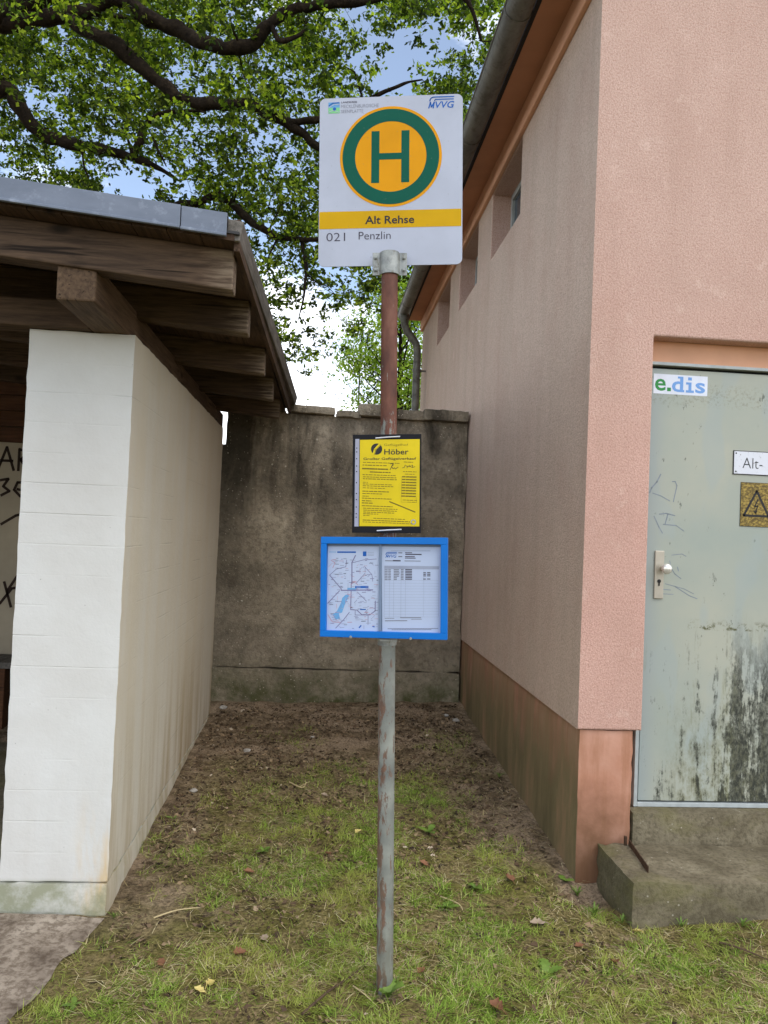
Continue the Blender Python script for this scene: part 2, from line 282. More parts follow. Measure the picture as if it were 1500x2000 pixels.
def m_ground():
    k = Mat("earth_and_moss", 0.95, 0.1)
    p = k.xyz()
    n1 = k.noise(2.2, 6, 0.6); n2 = k.noise(13, 6, 0.68); n3 = k.noise(70, 4, 0.7)
    dirt = k.ramp(n2, [(0.3, srgb(72, 60, 46)), (0.5, srgb(130, 112, 88)), (0.66, srgb(172, 152, 126))])
    dirt = k.mix(k.ramp(k.noise(3.3, 4, 0.6, k.map((1, 1, 1), (4, 7, 0))), [(0.47, 0.0), (0.60, 0.8)]), dirt, srgb(172, 150, 124))
    moss = k.ramp(n2, [(0.3, srgb(66, 60, 34)), (0.5, srgb(110, 104, 54)), (0.7, srgb(144, 136, 80))])
    straw = k.ramp(n3, [(0.3, srgb(110, 96, 62)), (0.7, srgb(160, 142, 100))])
    turf = k.mix(k.ramp(k.noise(6, 5, 0.6, k.map((1, 1, 1), (1, 4, 0))), [(0.42, 0.0), (0.6, 0.85)]), moss, straw)
    edge = k.math('ADD', p[1], k.math('MULTIPLY', k.math('ADD', n1, -0.5), -2.4))
    far = k.step(edge, 3.6, 5.6)                                             # the alley keeps bare earth
    left = k.math('MULTIPLY', k.math('SUBTRACT', 1.0, k.step(k.math('ADD', p[0], k.math('MULTIPLY', n1, 0.6)), -0.45, -0.05)), k.step(p[1], 2.9, 3.5))
    right = k.math('MULTIPLY', k.step(k.math('ADD', p[0], k.math('MULTIPLY', n2, 0.4)), 0.95, 1.15), k.math('MULTIPLY', k.step(p[1], 3.5, 3.8), k.math('SUBTRACT', 1.0, k.step(p[1], 4.6, 5.0))))
    pit = k.math('MULTIPLY', k.step(p[0], 1.1, 1.2), k.step(p[1], 3.25, 3.38))
    f = k.math('MAXIMUM', k.math('MAXIMUM', far, left), k.math('MAXIMUM', right, pit))
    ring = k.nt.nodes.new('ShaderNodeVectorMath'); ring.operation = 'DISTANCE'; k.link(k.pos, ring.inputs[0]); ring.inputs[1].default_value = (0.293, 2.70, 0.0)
    f = k.math('MAXIMUM', f, k.math('SUBTRACT', 1.0, k.step(ring.outputs['Value'], 0.045, 0.085)))  # bare-earth ring painted round the pole foot in place of a contact shadow
    f = k.math('MAXIMUM', f, k.ramp(k.noise(4.5, 6, 0.65, k.map((1, 1, 1), (8, 2, 0))), [(0.60, 0.0), (0.68, 0.85)]))
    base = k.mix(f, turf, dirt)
    base = k.mix(k.math('MULTIPLY', k.ramp(n3, [(0.40, 0.8), (0.54, 0.0)]), 0.65), base, srgb(44, 36, 27))
    k.color(base); k.bump(k.math('ADD', n2, k.math('MULTIPLY', n3, 0.6)), 0.9, 0.03); return k.m
def m_pavement():
    k = Mat("dirty_paving", 0.93, 0.15)
    n = k.noise(5, 6, 0.65); n2 = k.noise(40, 5, 0.7)
    base = k.ramp(n, [(0.3, srgb(96, 84, 72)), (0.5, srgb(146, 133, 117)), (0.7, srgb(174, 161, 144))])
    base = k.mix(k.ramp(n2, [(0.4, 0.6), (0.55, 0.0)]), base, srgb(88, 74, 60))
    p = k.xyz()
    br = k.nt.nodes.new('ShaderNodeTexBrick'); k.link(k.map((1, 1, 1), (0.1, 0.05, 0), (0, 0, 0.25)), br.inputs['Vector']); br.inputs['Scale'].default_value = 1
    br.inputs['Brick Width'].default_value = 0.22; br.inputs['Row Height'].default_value = 0.14; br.inputs['Mortar Size'].default_value = 0.006; br.inputs['Mortar Smooth'].default_value = 0.5
    br.inputs['Color1'].default_value = br.inputs['Color2'].default_value = (1, 1, 1, 1); br.inputs['Mortar'].default_value = (0, 0, 0, 1)
    jj = k.mix(k.ramp(k.noise(3, 3), [(0.42, 0.0), (0.66, 0.8)]), (1, 1, 1, 1), br.outputs['Color'])
    base = k.mix(k.ramp(jj, [(0.0, 0.4), (0.8, 0.0)]), base, srgb(82, 70, 58))
    k.color(base); b = k.bump(n2, 0.5, 0.008); k.bump(jj, 0.3, 0.006, b); return k.m
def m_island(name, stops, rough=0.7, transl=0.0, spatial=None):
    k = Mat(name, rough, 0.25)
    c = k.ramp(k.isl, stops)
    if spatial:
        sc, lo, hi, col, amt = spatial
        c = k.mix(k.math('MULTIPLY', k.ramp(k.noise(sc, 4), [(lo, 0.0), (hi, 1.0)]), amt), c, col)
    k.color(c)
    if transl:
        tr = k.nt.nodes.new('ShaderNodeBsdfTranslucent'); mxs = k.nt.nodes.new('ShaderNodeMixShader'); mxs.inputs[0].default_value = transl
        tcol = k.mix(1.0, c, (1.55, 1.75, 0.75, 1), 'MULTIPLY'); k.link(tcol, tr.inputs['Color'])
        o = k.nt.nodes['Material Output']; k.link(k.b.outputs[0], mxs.inputs[1]); k.link(tr.outputs[0], mxs.inputs[2]); k.link(mxs.outputs[0], o.inputs['Surface'])
    return k.m
def m_bark():
    k = Mat("bark", 0.95, 0.1)
    n = k.noise(14, 6, 0.7); base = k.ramp(n, [(0.3, srgb(22, 18, 14)), (0.55, srgb(44, 36, 28)), (0.75, srgb(70, 60, 44))])
    k.color(base); k.bump(n, 0.9, 0.03); return k.m
def m_glass():
    k = Mat("window_glass", 0.08, 0.6); k.color(srgb(70, 82, 92)); return k.m

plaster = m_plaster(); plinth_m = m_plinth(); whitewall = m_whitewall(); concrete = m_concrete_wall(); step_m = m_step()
wood_x = m_wood("beam_wood_across", srgb(62, 49, 38), srgb(104, 84, 66), 'x'); wood_y = m_wood("beam_wood_along", srgb(74, 58, 44), srgb(116, 94, 72), 'y', 3.0)
wood_dark = m_wood("deck_boards", srgb(58, 44, 34), srgb(92, 72, 56), 'y', 5.0); wood_grey = m_wood("weathered_board", srgb(82, 78, 72), srgb(128, 122, 114), 'y', 8.0)
wood_in = m_wood("inside_boards", srgb(70, 44, 28), srgb(104, 70, 46), 'x', 9.0)
pole_m = m_pole(); galv = m_galv(); zinc = m_zinc(); gutter_m = m_gutter(); door_m = m_door()
white_s = m_sign("sign_white", srgb(178, 183, 196)); yellow_s = m_sign("sign_yellow", srgb(200, 156, 0)); amber_s = m_sign("sign_amber", srgb(216, 148, 0)); green_s = m_sign("sign_green", srgb(0, 84, 66))
black_s = plain("print_black", srgb(38, 36, 36), 0.5); greytxt = plain("print_grey", srgb(72, 68, 78), 0.5, 0.15); palegrey = plain("print_pale_grey", srgb(124, 126, 136), 0.5, 0.15)
blue_s = plain("print_blue", srgb(34, 92, 168), 0.5, 0.15); blue_l = plain("print_light_blue", srgb(98, 152, 196), 0.5); green_l = plain("print_light_green", srgb(120, 190, 130), 0.5)
purple = plain("print_purple_grey", srgb(118, 112, 146), 0.6); redl = plain("print_red_grey", srgb(176, 136, 150), 0.6); linegrey = plain("print_line_grey", srgb(146, 154, 172), 0.6)
frame_blue = plain("frame_blue", srgb(0, 106, 190), 0.4, 0.25, 0, 0.05); paper_w = plain("paper_white", srgb(174, 186, 208), 0.55, 0.2, 0, 0.03); caseback = plain("case_backing", srgb(112, 128, 150), 0.5)
board_blk = plain("board_black", srgb(16, 16, 22), 0.5, 0.2); paper_y = plain("paper_yellow", srgb(210, 186, 14), 0.45, 0.25, 0, 0.07, 14); sleeve = plain("sleeve_strip", srgb(150, 152, 170), 0.3, 0.5)
inkol = plain("print_olive", srgb(112, 98, 24), 0.6); tie_w = plain("cable_tie", srgb(206, 206, 210), 0.4)
alu = plain("aluminium", srgb(176, 168, 152), 0.4, 0.5, 0.4); knob_m = plain("knob_metal", srgb(214, 210, 200), 0.25, 0.5, 0.5); dkmetal = plain("dark_gap", srgb(26, 26, 24), 0.8)
frame_paint = plain("door_frame_paint", srgb(168, 174, 172), 0.5, 0.4, 0, 0.12, 20); rustm = plain("rusty_iron", srgb(74, 56, 42), 0.9, 0.2, 0, 0.4, 40)
warn_y = Mat("warning_yellow", 0.6, 0.3)
warn_y.color(warn_y.mix(warn_y.ramp(warn_y.noise(70, 5, 0.7, warn_y.map((1, 1, 1.5))), [(0.44, 0.95), (0.62, 0.1)]), srgb(178, 152, 74), srgb(88, 72, 38))); warn_y = warn_y.m
stick_w = plain("sticker_white", srgb(216, 220, 230), 0.4); edg = plain("sticker_green", srgb(44, 134, 62), 0.4); edb = plain("sticker_blue", srgb(112, 156, 212), 0.4)
enamel = Mat("enamel_white", 0.35, 0.45); enamel.color(enamel.mix(enamel.ramp(enamel.noise(70, 5, 0.75), [(0.60, 0.0), (0.67, 0.8)]), srgb(212, 214, 220), srgb(120, 108, 100))); enamel = enamel.m
scrib = plain("marker_scribble", srgb(126, 134, 144), 0.6, 0.3, 0, 0.2, 30); spray = plain("spray_paint", srgb(48, 34, 26), 0.8)
soffit_m = plain("soffit_paint", srgb(182, 132, 102), 0.85, 0.2, 0, 0.1, 4); ledge_m = plain("ledge_paint", srgb(214, 164, 132), 0.9, 0.2, 0, 0.07, 6); roof_m = plain("roof_tile_dark", srgb(44, 40, 38), 0.9)
glass = m_glass(); bark = m_bark(); ground_m = m_ground(); pave_m = m_pavement()
felt = plain("roof_felt", srgb(74, 74, 74), 0.95, 0.2, 0, 0.25, 12); white_in = plain("inside_white_paint", srgb(166, 155, 134), 0.8, 0.2, 0, 0.14, 3)

# ------------------------------------------------------------------ mesh helpers
def tag(o, label=None, cat=None, group=None, kind=None):
    for k, v in (('label', label), ('category', cat), ('group', group), ('kind', kind)):
        if v: o[k] = v
    return o
def thing(name, loc, label, cat, group=None, rot=(0, 0, 0)):
    o = bpy.data.objects.new(name, None); COL.objects.link(o); o.location = loc; o.rotation_euler = rot; o.empty_display_size = 0.1
    return tag(o, label, cat, group)

class MB:
    def __init__(s): s.v = []; s.f = []; s.mi = []; s.mats = []; s.cur = 0; s.sm = []
    def use(s, m):
        if m not in s.mats: s.mats.append(m)
        s.cur = s.mats.index(m); return s
    def face(s, idx, smooth=False): s.f.append(tuple(idx)); s.mi.append(s.cur); s.sm.append(smooth)
    def poly(s, pts, smooth=False):
        n = len(s.v); s.v += [tuple(p) for p in pts]; s.face(range(n, n + len(pts)), smooth)
    def box(s, lo, hi, rot=None, c=None):
        n = len(s.v)
        pts = [Vector((x, y, z)) for z in (lo[2], hi[2]) for y in (lo[1], hi[1]) for x in (lo[0], hi[0])]
        if rot is not None:
            c = Vector(c) if c is not None else (Vector(lo) + Vector(hi)) / 2
            pts = [rot @ (p - c) + c for p in pts]
        s.v += [tuple(p) for p in pts]
        for q in ((0, 2, 3, 1), (4, 5, 7, 6), (0, 1, 5, 4), (2, 6, 7, 3), (0, 4, 6, 2), (1, 3, 7, 5)): s.face([n + i for i in q])
        return s
    def tube(s, pts, radii, seg=10, cap=True, smooth=True):
        pts = [Vector(p) for p in pts]
        if not hasattr(radii, '__len__'): radii = [radii] * len(pts)
        n0 = len(s.v); ref = None
        for i, p in enumerate(pts):
            t = (pts[min(i + 1, len(pts) - 1)] - pts[max(i - 1, 0)]).normalized()
            if ref is None: ref = t.orthogonal().normalized()
            ref = (ref - t * ref.dot(t)).normalized(); b = t.cross(ref)
            for k in range(seg):
                a = 2 * math.pi * k / seg; q = p + (ref * math.cos(a) + b * math.sin(a)) * radii[i]; s.v.append(tuple(q))
        for i in range(len(pts) - 1):
            for k in range(seg):
                k2 = (k + 1) % seg; a = n0 + i * seg
                s.face((a + k, a + k2, a + seg + k2, a + seg + k), smooth)
        if cap:
            s.face([n0 + k for k in reversed(range(seg))]); e = n0 + (len(pts) - 1) * seg; s.face([e + k for k in range(seg)])
        return s
    def prism(s, pts2, y0, y1):                      # outline in x,z extruded along y
        n = len(pts2); a = len(s.v)
        s.v += [(x, y0, z) for x, z in pts2] + [(x, y1, z) for x, z in pts2]
        s.face([a + i for i in range(n)]); s.face([a + n + i for i in reversed(range(n))])
        for i in range(n): s.face((a + i, a + n + i, a + n + (i + 1) % n, a + (i + 1) % n))
        return s
    def gridbox(s, lo, hi, step, amp=0.003, freq=9.0, r=0.006, seed=0.0):
        d = {}
        lo = Vector(lo); hi = Vector(hi); N = [max(1, round((hi[i] - lo[i]) / step)) for i in range(3)]
        def vert(i, j, k):
            key = (i, j, k)
            if key not in d:
                t = [i / N[0], j / N[1], k / N[2]]; p = Vector([lo[a] + (hi[a] - lo[a]) * t[a] for a in range(3)])
                bd = [a for a in range(3) if t[a] in (0.0, 1.0)]
                if len(bd) >= 2:
                    for a in bd: p[a] += r * (0.6 + 0.8 * noise.noise(p * 23 + Vector((seed, 0, 0)))) * (1 if t[a] == 0 else -1)
                p += noise.noise_vector(p * freq + Vector((seed, seed * 3, 0))) * amp
                d[key] = len(s.v); s.v.append(tuple(p))
            return d[key]
        for ax in range(3):
            b, c = [(1, 2), (2, 0), (0, 1)][ax]
            for end in (0, N[ax]):
                for i in range(N[b]):
                    for j in range(N[c]):
                        q = []
                        for di, dj in ((0, 0), (1, 0), (1, 1), (0, 1)):
                            k = [0, 0, 0]; k[ax] = end; k[b] = i + di; k[c] = j + dj; q.append(vert(*k))
                        s.face(q if end else q[::-1], True)
        return s
    def build(s, name, mat=None, parent=None, local=False, origin=None, bevel=0.0, seg=2, merge=False, auto=None):
        org = Vector((0, 0, 0))
        if parent is not None and not local: org = parent.matrix_basis.translation if parent.parent is None else WORLD[parent]
        if origin is not None: org = Vector(origin)
        me = bpy.data.meshes.new(name)
        me.from_pydata([(x - org[0], y - org[1], z - org[2]) for x, y, z in s.v] if (not local) else s.v, [], s.f)
        for m in (s.mats or [mat]): me.materials.append(m)
        me.polygons.foreach_set('material_index', s.mi); me.polygons.foreach_set('use_smooth', s.sm)
        if merge:
            bm = bmesh.new(); bm.from_mesh(me); bmesh.ops.remove_doubles(bm, verts=bm.verts, dist=1e-4); bmesh.ops.recalc_face_normals(bm, faces=bm.faces); bm.to_mesh(me); bm.free()
        me.update()
        if any(s.sm): me.set_sharp_from_angle(angle=rad(38))
        o = bpy.data.objects.new(name, me); COL.objects.link(o)
        if parent is not None: o.parent = parent
        elif not local: o.location = org
        WORLD[o] = org
        if bevel:
            b = o.modifiers.new('bevel', 'BEVEL'); b.width = bevel; b.segments = seg; b.limit_method = 'ANGLE'; b.angle_limit = rad(40)
        return o
WORLD = {}

def text_polys(txt, bold=0.0, shear=0.0):
    cu = bpy.data.curves.new('t', 'FONT'); cu.body = txt; cu.size = 1.0; cu.offset = bold; cu.shear = shear; cu.resolution_u = 3
    o = bpy.data.objects.new('t', cu); COL.objects.link(o); bpy.context.view_layer.update()
    me = bpy.data.meshes.new_from_object(o.evaluated_get(bpy.context.evaluated_depsgraph_get()))
    V = [tuple(v.co) for v in me.vertices]; P = [tuple(p.vertices) for p in me.polygons]
    bpy.data.objects.remove(o); bpy.data.curves.remove(cu); bpy.data.meshes.remove(me)
    return V, P
class Sheet(MB):
    """flat print in local x,z facing -y; y = -layer height"""
    def rect(s, x0, z0, x1, z1, y=0.0): s.poly([(x0, y, z0), (x1, y, z0), (x1, y, z1), (x0, y, z1)]); return s
    def disc(s, x, z, r, y=0.0, n=64): s.poly([(x + r * math.cos(2 * math.pi * i / n), y, z + r * math.sin(2 * math.pi * i / n)) for i in range(n)]); return s
    def ring(s, x, z, r, r2, y=0.0, n=96):
        a = len(s.v)
        for i in range(n):
            c, q = math.cos(2 * math.pi * i / n), math.sin(2 * math.pi * i / n); s.v += [(x + r * c, y, z + r * q), (x + r2 * c, y, z + r2 * q)]
        for i in range(n):
            j = (i + 1) % n; s.face((a + 2 * i, a + 2 * j, a + 2 * j + 1, a + 2 * i + 1))
        return s
    def line(s, pts, w, y=0.0):
        for (x0, z0), (x1, z1) in zip(pts, pts[1:]):
            dx, dz = x1 - x0, z1 - z0; L = math.hypot(dx, dz) or 1e-6; nx, nz_ = -dz / L * w / 2, dx / L * w / 2; ex, ez = dx / L * w * 0.3, dz / L * w * 0.3
            s.poly([(x0 + nx - ex, y, z0 + nz_ - ez), (x0 - nx - ex, y, z0 - nz_ - ez), (x1 - nx + ex, y, z1 - nz_ + ez), (x1 + nx + ex, y, z1 + nz_ + ez)])
        return s
    def text(s, txt, x0, z0, x1, z1, y=0.0, bold=0.0, shear=0.0, keep=False):
        V, P = text_polys(txt, bold, shear)
        xs = [v[0] for v in V]; ys = [v[1] for v in V]; ax, bx, ay, by = min(xs), max(xs), min(ys), max(ys)
        sxx = (x1 - x0) / (bx - ax); syy = (z1 - z0) / (by - ay); n = len(s.v)
        s.v += [(x0 + (v[0] - ax) * sxx, y, z0 + (v[1] - ay) * syy) for v in V]
        for p in P: s.face([n + i for i in p])
        return s

def px(x, y, d):          # a point seen along the photograph's ray at forward distance d
    return CAM + (fwd + rgt * ((x - 750) / FPX) - upv * ((y - 1000) / FPX)) * d

# ------------------------------------------------------------------ ground
def gz(x, y):
    z = 0.0
    if y > 3.0: z += min(0.19, 0.054 * (y - 3.0)) * (0.8 + 0.2 * max(0, min(1, (x + 0.8) / 2)))
    z += 0.045 * max(0, 1 - abs(x - 1.9) / 0.6) * max(0, 1 - abs(y - 2.9) / 0.8)
    z -= 0.075 * math.exp(-(((x - 1.28) / 0.09) ** 2 + ((y - 3.36) / 0.12) ** 2))
    z += 0.012 * noise.noise(Vector((x * 2.3, y * 2.3, 0))) + 0.010 * noise.noise(Vector((x * 8, y * 8, 3))) + 0.005 * noise.noise(Vector((x * 19, y * 19, 5)))
    return z
def axis(lo, hi, st, far):
    a = list(np.arange(lo, hi + 1e-6, st)); g = [lo - 0.3, lo - 1.5, lo - 6, lo - 25, lo - 120, -far][::-1]; h = [hi + 0.3, hi + 1.5, hi + 6, hi + 25, hi + 120, far]
    return g + a + h
gx = axis(-1.5, 2.9, 0.025, 1500); gy = axis(1.6, 6.6, 0.025, 1500)
g = MB(); W = len(gx)
for y in gy:
    for x in gx: g.v.append((x, y, gz(max(-3, min(4, x)), max(0, min(7, y)))))
for j in range(len(gy) - 1):
    for i in range(W - 1): g.face((j * W + i, j * W + i + 1, (j + 1) * W + i + 1, (j + 1) * W + i), True)
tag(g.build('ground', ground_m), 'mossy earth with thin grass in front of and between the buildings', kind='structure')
# pavement in front of the shelter
g = MB(); rows = np.arange(0.6, 3.22, 0.06); cols = 26
def pav_edge(y): return -0.80 - 0.20 * max(0, 3.15 - y) + 0.035 * noise.noise(Vector((y * 5, 0, 9))) + 0.015 * noise.noise(Vector((y * 21, 0, 2)))
for y in rows:
    e = pav_edge(y)
    for i in range(cols + 1):
        x = e + (-4.6 - e) * (i / cols) ** 1.6
        g.v.append((x, y, gz(x, y) + 0.004 + min(0.010, 0.05 * (e - x))))
for j in range(len(rows) - 1):
    for i in range(cols): a = j * (cols + 1) + i; g.face((a + 1, a, a + cols + 1, a + cols + 2), True)
tag(g.build('pavement', pave_m), 'dirty paving in front of the shelter', kind='structure')

# ------------------------------------------------------------------ bus shelter (left)
sh = thing('bus_shelter', (-2.6, 4.6, 0), 'open bus shelter with white painted block walls and a brown timber lean-to roof', 'bus shelter')
b = MB(); b.gridbox((-1.235, 3.213, 0.132), (-0.805, 6.08, 2.385), 0.05, 0.0012, 17.0, 0.004, 1.0); wall_o = b.build('side_wall', whitewall, sh)
b = MB(); b.gridbox((-1.245, 3.203, -0.12), (-0.802, 6.09, 0.131), 0.05, 0.004, 14.0, 0.008, 4.0); b.build('wall_base', whitewall, sh)
b = MB(); b.gridbox((-4.9, 3.213, -0.1), (-4.5, 6.2, 2.6), 0.3, 0.004, 5, 0.006, 2.0); b.build('end_wall', whitewall, sh)
b = MB(); b.box((-4.5, 5.965, 0.0), (-1.237, 6.2, 2.60)); b.build('back_wall', white_in, sh)
b = MB()
for i in range(5): b.box((-4.5, 5.93, 2.175 + i * 0.12), (-1.237, 5.96, 2.29 + i * 0.12))
b.build('back_boards', wood_in, sh, bevel=0.003)
b = MB(); b.box((-4.5, 3.22, -0.1), (-1.247, 5.95, 0.10)); b.build('floor_slab', step_m, sh)
SL = 0.083
def rz(x): return 2.602 + SL * (-0.352 - x)         # top of the rafters
rotS = Matrix.Rotation(math.atan(SL), 3, 'Y')
def sloped(b, x0, x1, y0, y1, t0, t1):              # a box between heights rz+t0 and rz+t1
    n = len(b.v)
    for z in (t0, t1):
        for y in (y0, y1):
            for x in (x0, x1): b.v.append((x, y, rz(x) + z))
    for q in ((0, 2, 3, 1), (4, 5, 7, 6), (0, 1, 5, 4), (2, 6, 7, 3), (0, 4, 6, 2), (1, 3, 7, 5)): b.face([n + i for i in q])
rr = random.Random(4)
for i, y in enumerate((2.755, 3.36, 4.22, 5.05, 5.86)):
    b = MB(); sloped(b, -4.95, -0.352 + rr.uniform(-0.01, 0.012), y, y + 0.09, -0.146, 0.0)
    o = b.build('rafter', wood_x, sh, bevel=0.006)
b = MB(); b.box((-0.98, 2.77, 2.386), (-0.842, 6.3, 2.525)); b.build('wall_beam', wood_y, sh, bevel=0.008)
b = MB(); b.box((-4.8, 3.17, 2.386), (-0.982, 3.29, 2.50)); b.build('front_beam', wood_x, sh, bevel=0.006)
b = MB(); x = -0.345
while x > -5.0:
    wd = 0.118; sloped(b, x - wd, x - 0.003, 2.665, 6.42, 0.001, 0.024); x -= wd
b.build('roof_boards', wood_dark, sh)
b = MB(); sloped(b, -5.05, -0.33, 2.66, 6.45, 0.0245, 0.034); b.build('roof_felt', felt, sh)
b = MB()
for x0, x1, dz in ((-5.05, -0.532, 0.0), (-0.529, -0.372, -0.003)):
    n = len(b.v); sloped(b, x0, x1, 2.640, 2.646, 0.006 + dz, 0.090 + dz); sloped(b, x0, x1, 2.6465, 2.80, 0.084 + dz, 0.090 + dz); sloped(b, x0, x1, 2.632, 2.6395, 0.006 + dz, 0.016 + dz)
b.build('roof_flashing', zinc, sh, bevel=0.002)
b = MB()
for (x0, y0, x1, y1) in ((-0.352, 2.69, -0.318, 6.40),):
    for (a, c, z0, z1) in ((0.0, 0.022, 2.575, 2.690),):
        n = len(b.v)
        for z in (z0, z1):
            for (xx, yy) in ((x0 + a, y0), (x0 + c, y0), (x1 + a, y1), (x1 + c, y1)): b.v.append((xx, yy, z))
        for q in ((0, 2, 3, 1), (4, 5, 7, 6), (0, 1, 5, 4), (2, 6, 7, 3), (0, 4, 6, 2), (1, 3, 7, 5)): b.face([n + i for i in q])
b.build('eaves_board', wood_dark, sh, bevel=0.003)
b = MB(); b.v = [(-0.372, 2.672, 2.606), (-0.330, 2.672, 2.606), (-0.345, 6.42, 2.655), (-0.262, 6.42, 2.655), (-0.376, 2.672, 2.684), (-0.318, 2.672, 2.676), (-0.350, 6.42, 2.728), (-0.248, 6.42, 2.722)]
for q in ((0, 2, 3, 1), (4, 5, 7, 6), (0, 1, 5, 4), (2, 6, 7, 3), (0, 4, 6, 2), (1, 3, 7, 5)): b.face(q)
b.build('eaves_capping', wood_grey, sh, bevel=0.004)
# graffiti on the inner back wall
def strokes(b, lines, fn, wdt, y):
    for L in lines: b.line([fn(*p) for p in L], wdt, y)
gr = Sheet()
gf = lambda u, v: (-2.485 + u * 0.115, 2.15 - v * 0.115)
strokes(gr, [[(0.2, 1.6), (0.7, 0.1), (1.2, 1.6)], [(0.35, 1.0), (1.1, 1.0)], [(1.5, 1.6), (1.5, 0.2), (2.1, 0.4), (1.6, 0.9), (2.2, 1.6)], [(2.0, 0.15), (3.0, 0.1)], [(2.5, 0.1), (2.45, 1.5)], [(2.9, 1.5), (2.9, 0.4)],
    ], gf, 0.020, 5.962)
gr.build('graffiti', spray, sh); gr = Sheet()
strokes(gr, [[(0.4, 2.3), (0.9, 2.2), (0.6, 2.7), (1.0, 3.0), (0.5, 3.3)], [(2.2, 2.4), (1.5, 2.4), (1.3, 2.9), (1.7, 3.3), (2.3, 3.0), (1.5, 2.85)], ], gf, 0.020, 5.962)
gr.build('graffiti', spray, sh); gr = Sheet()
strokes(gr, [[(0.6, 5.2), (1.5, 4.6), (2.4, 4.3)], [(1.2, 9.6), (1.9, 8.4)], [(0.8, 10.4), (1.5, 9.4), (2.4, 9.2)], [(1.0, 9.0), (1.5, 10.6)]], gf, 0.020, 5.962)
gr.build('graffiti', spray, sh)
bn = thing('bench', (-2.4, 5.7, 0.1), 'simple wooden bench along the white back wall inside the shelter', 'bench')
b = MB(); b.box((-4.3, 5.55, 0.54), (-1.5, 5.73, 0.585)); b.box((-4.3, 5.745, 0.54), (-1.5, 5.90, 0.585)); b.build('seat', wood_grey, bn, bevel=0.006)
for x in (-4.0, -2.9, -2.22, -1.65):
    b = MB(); b.box((x - 0.04, 5.58, 0.10), (x + 0.04, 5.88, 0.539)); b.build('leg', wood_in, bn, bevel=0.005)

# ------------------------------------------------------------------ concrete wall at the back of the alley
bw = thing('concrete_wall', (0.2, 6.5, 0.1), 'old stained grey-brown concrete wall closing the gap between shelter and pink building', 'wall')
b = MB(); b.gridbox((-0.83, 6.45, 0.437), (1.232, 6.66, 2.585), 0.06, 0.010, 5.0, 0.006, 3.0); b.build('wall', concrete, bw)
b = MB(); b.gridbox((-1.1, 6.4535, 0.41), (-0.818, 6.64, 2.30), 0.08, 0.004, 5.0, 0.004, 5.0); b.build('wall_return', concrete, bw)
b = MB(); b.gridbox((-1.1, 6.432, -0.1), (1.232, 6.68, 0.432), 0.06, 0.010, 5.0, 0.006, 7.0); b.build('wall_base', concrete, bw)
for (x0, x1, z, t, tilt, dy) in ((-0.33, 0.075, 2.588, 0.068, 1.8, 0.0), (0.085, 0.30, 2.572, 0.060, 1.2, 0.02), (0.275, 0.60, 2.590, 0.105, -0.6, -0.02), (0.605, 0.86, 2.578, 0.085, 1.0, 0.015), (0.83, 1.222, 2.583, 0.095, 0.2, -0.01), (-0.84, -0.34, 2.575, 0.05, 0.0, 0.0)):
    b = MB(); b.gridbox((x0, 6.39 + dy, z), (x1, 6.72 + dy, z + t), 0.04, 0.008, 8, 0.01, x0 * 5)
    R_ = Matrix.Rotation(rad(tilt), 3, 'Y'); c = Vector(((x0 + x1) / 2, 6.55, z)); b.v = [tuple(R_ @ (Vector(p) - c) + c) for p in b.v]
    b.build('coping_slab', concrete, bw)

# ------------------------------------------------------------------ utility building (right)
BX, BY, BEND, BX2 = 1.235, 3.48, 9.95, 6.4
bd = thing('utility_building', (3.8, 6.7, 0), 'salmon pink rendered utility building with an orange plinth and small high windows', 'building')
b = MB()
def panel(us, vs, hole, to3, dep):
    for i in range(len(us) - 1):
        for j in range(len(vs) - 1):
            if hole(i, j):
                for e_, (a, c) in enumerate((((us[i], vs[j]), (us[i], vs[j + 1])), ((us[i + 1], vs[j + 1]), (us[i + 1], vs[j])), ((us[i + 1], vs[j]), (us[i], vs[j])), ((us[i], vs[j + 1]), (us[i + 1], vs[j + 1])))):
                    if e_ == 2 and j == 0: continue
                    b.poly([to3(a[0], a[1], 0), to3(c[0], c[1], 0), to3(c[0], c[1], dep), to3(a[0], a[1], dep)])
            else: b.poly([to3(us[i], vs[j], 0), to3(us[i + 1], vs[j], 0), to3(us[i + 1], vs[j + 1], 0), to3(us[i], vs[j + 1], 0)])
ZP, ZT = 0.722, 4.80
wy = [BY, 4.94, 5.83, 6.36, 7.22, 7.77, 8.62, BEND]
panel(wy, [ZP, 3.785, 4.307, ZT], lambda i, j: j == 1 and i in (1, 3, 5), lambda u, v, d: (BX + d, u, v), 0.30)
DX0, DX1 = 1.545, 2.66
fx = [BX, DX0, DX1, BX2]
panel(fx, [ZP, 2.598, ZT, 5.6], lambda i, j: i == 1 and j == 0, lambda u, v, d: (u, BY + d, v), 0.10)
b.poly([(BX, BY, 5.6), (BX2, BY, 5.6), ((BX + BX2) / 2, BY, 7.0)])
b.poly([(BX2, BY, 0), (BX2, BEND, 0), (BX2, BEND, 5.6), (BX2, BY, 5.6)]); b.poly([(BX, BEND, 0), (BX2, BEND, 0), (BX2, BEND, 4.8), (BX, BEND, 4.8)])
b.poly([(BX, BY, ZP), (BX, BEND, ZP), (BX + 0.02, BEND, ZP), (BX + 0.02, BY + 0.02, ZP)]); b.poly([(BX, BY, ZP), (DX0, BY, ZP), (DX0, BY + 0.02, ZP), (BX + 0.02, BY + 0.02, ZP)])
wl = b.build('wall', plaster, bd, merge=True, bevel=0.009, seg=2)
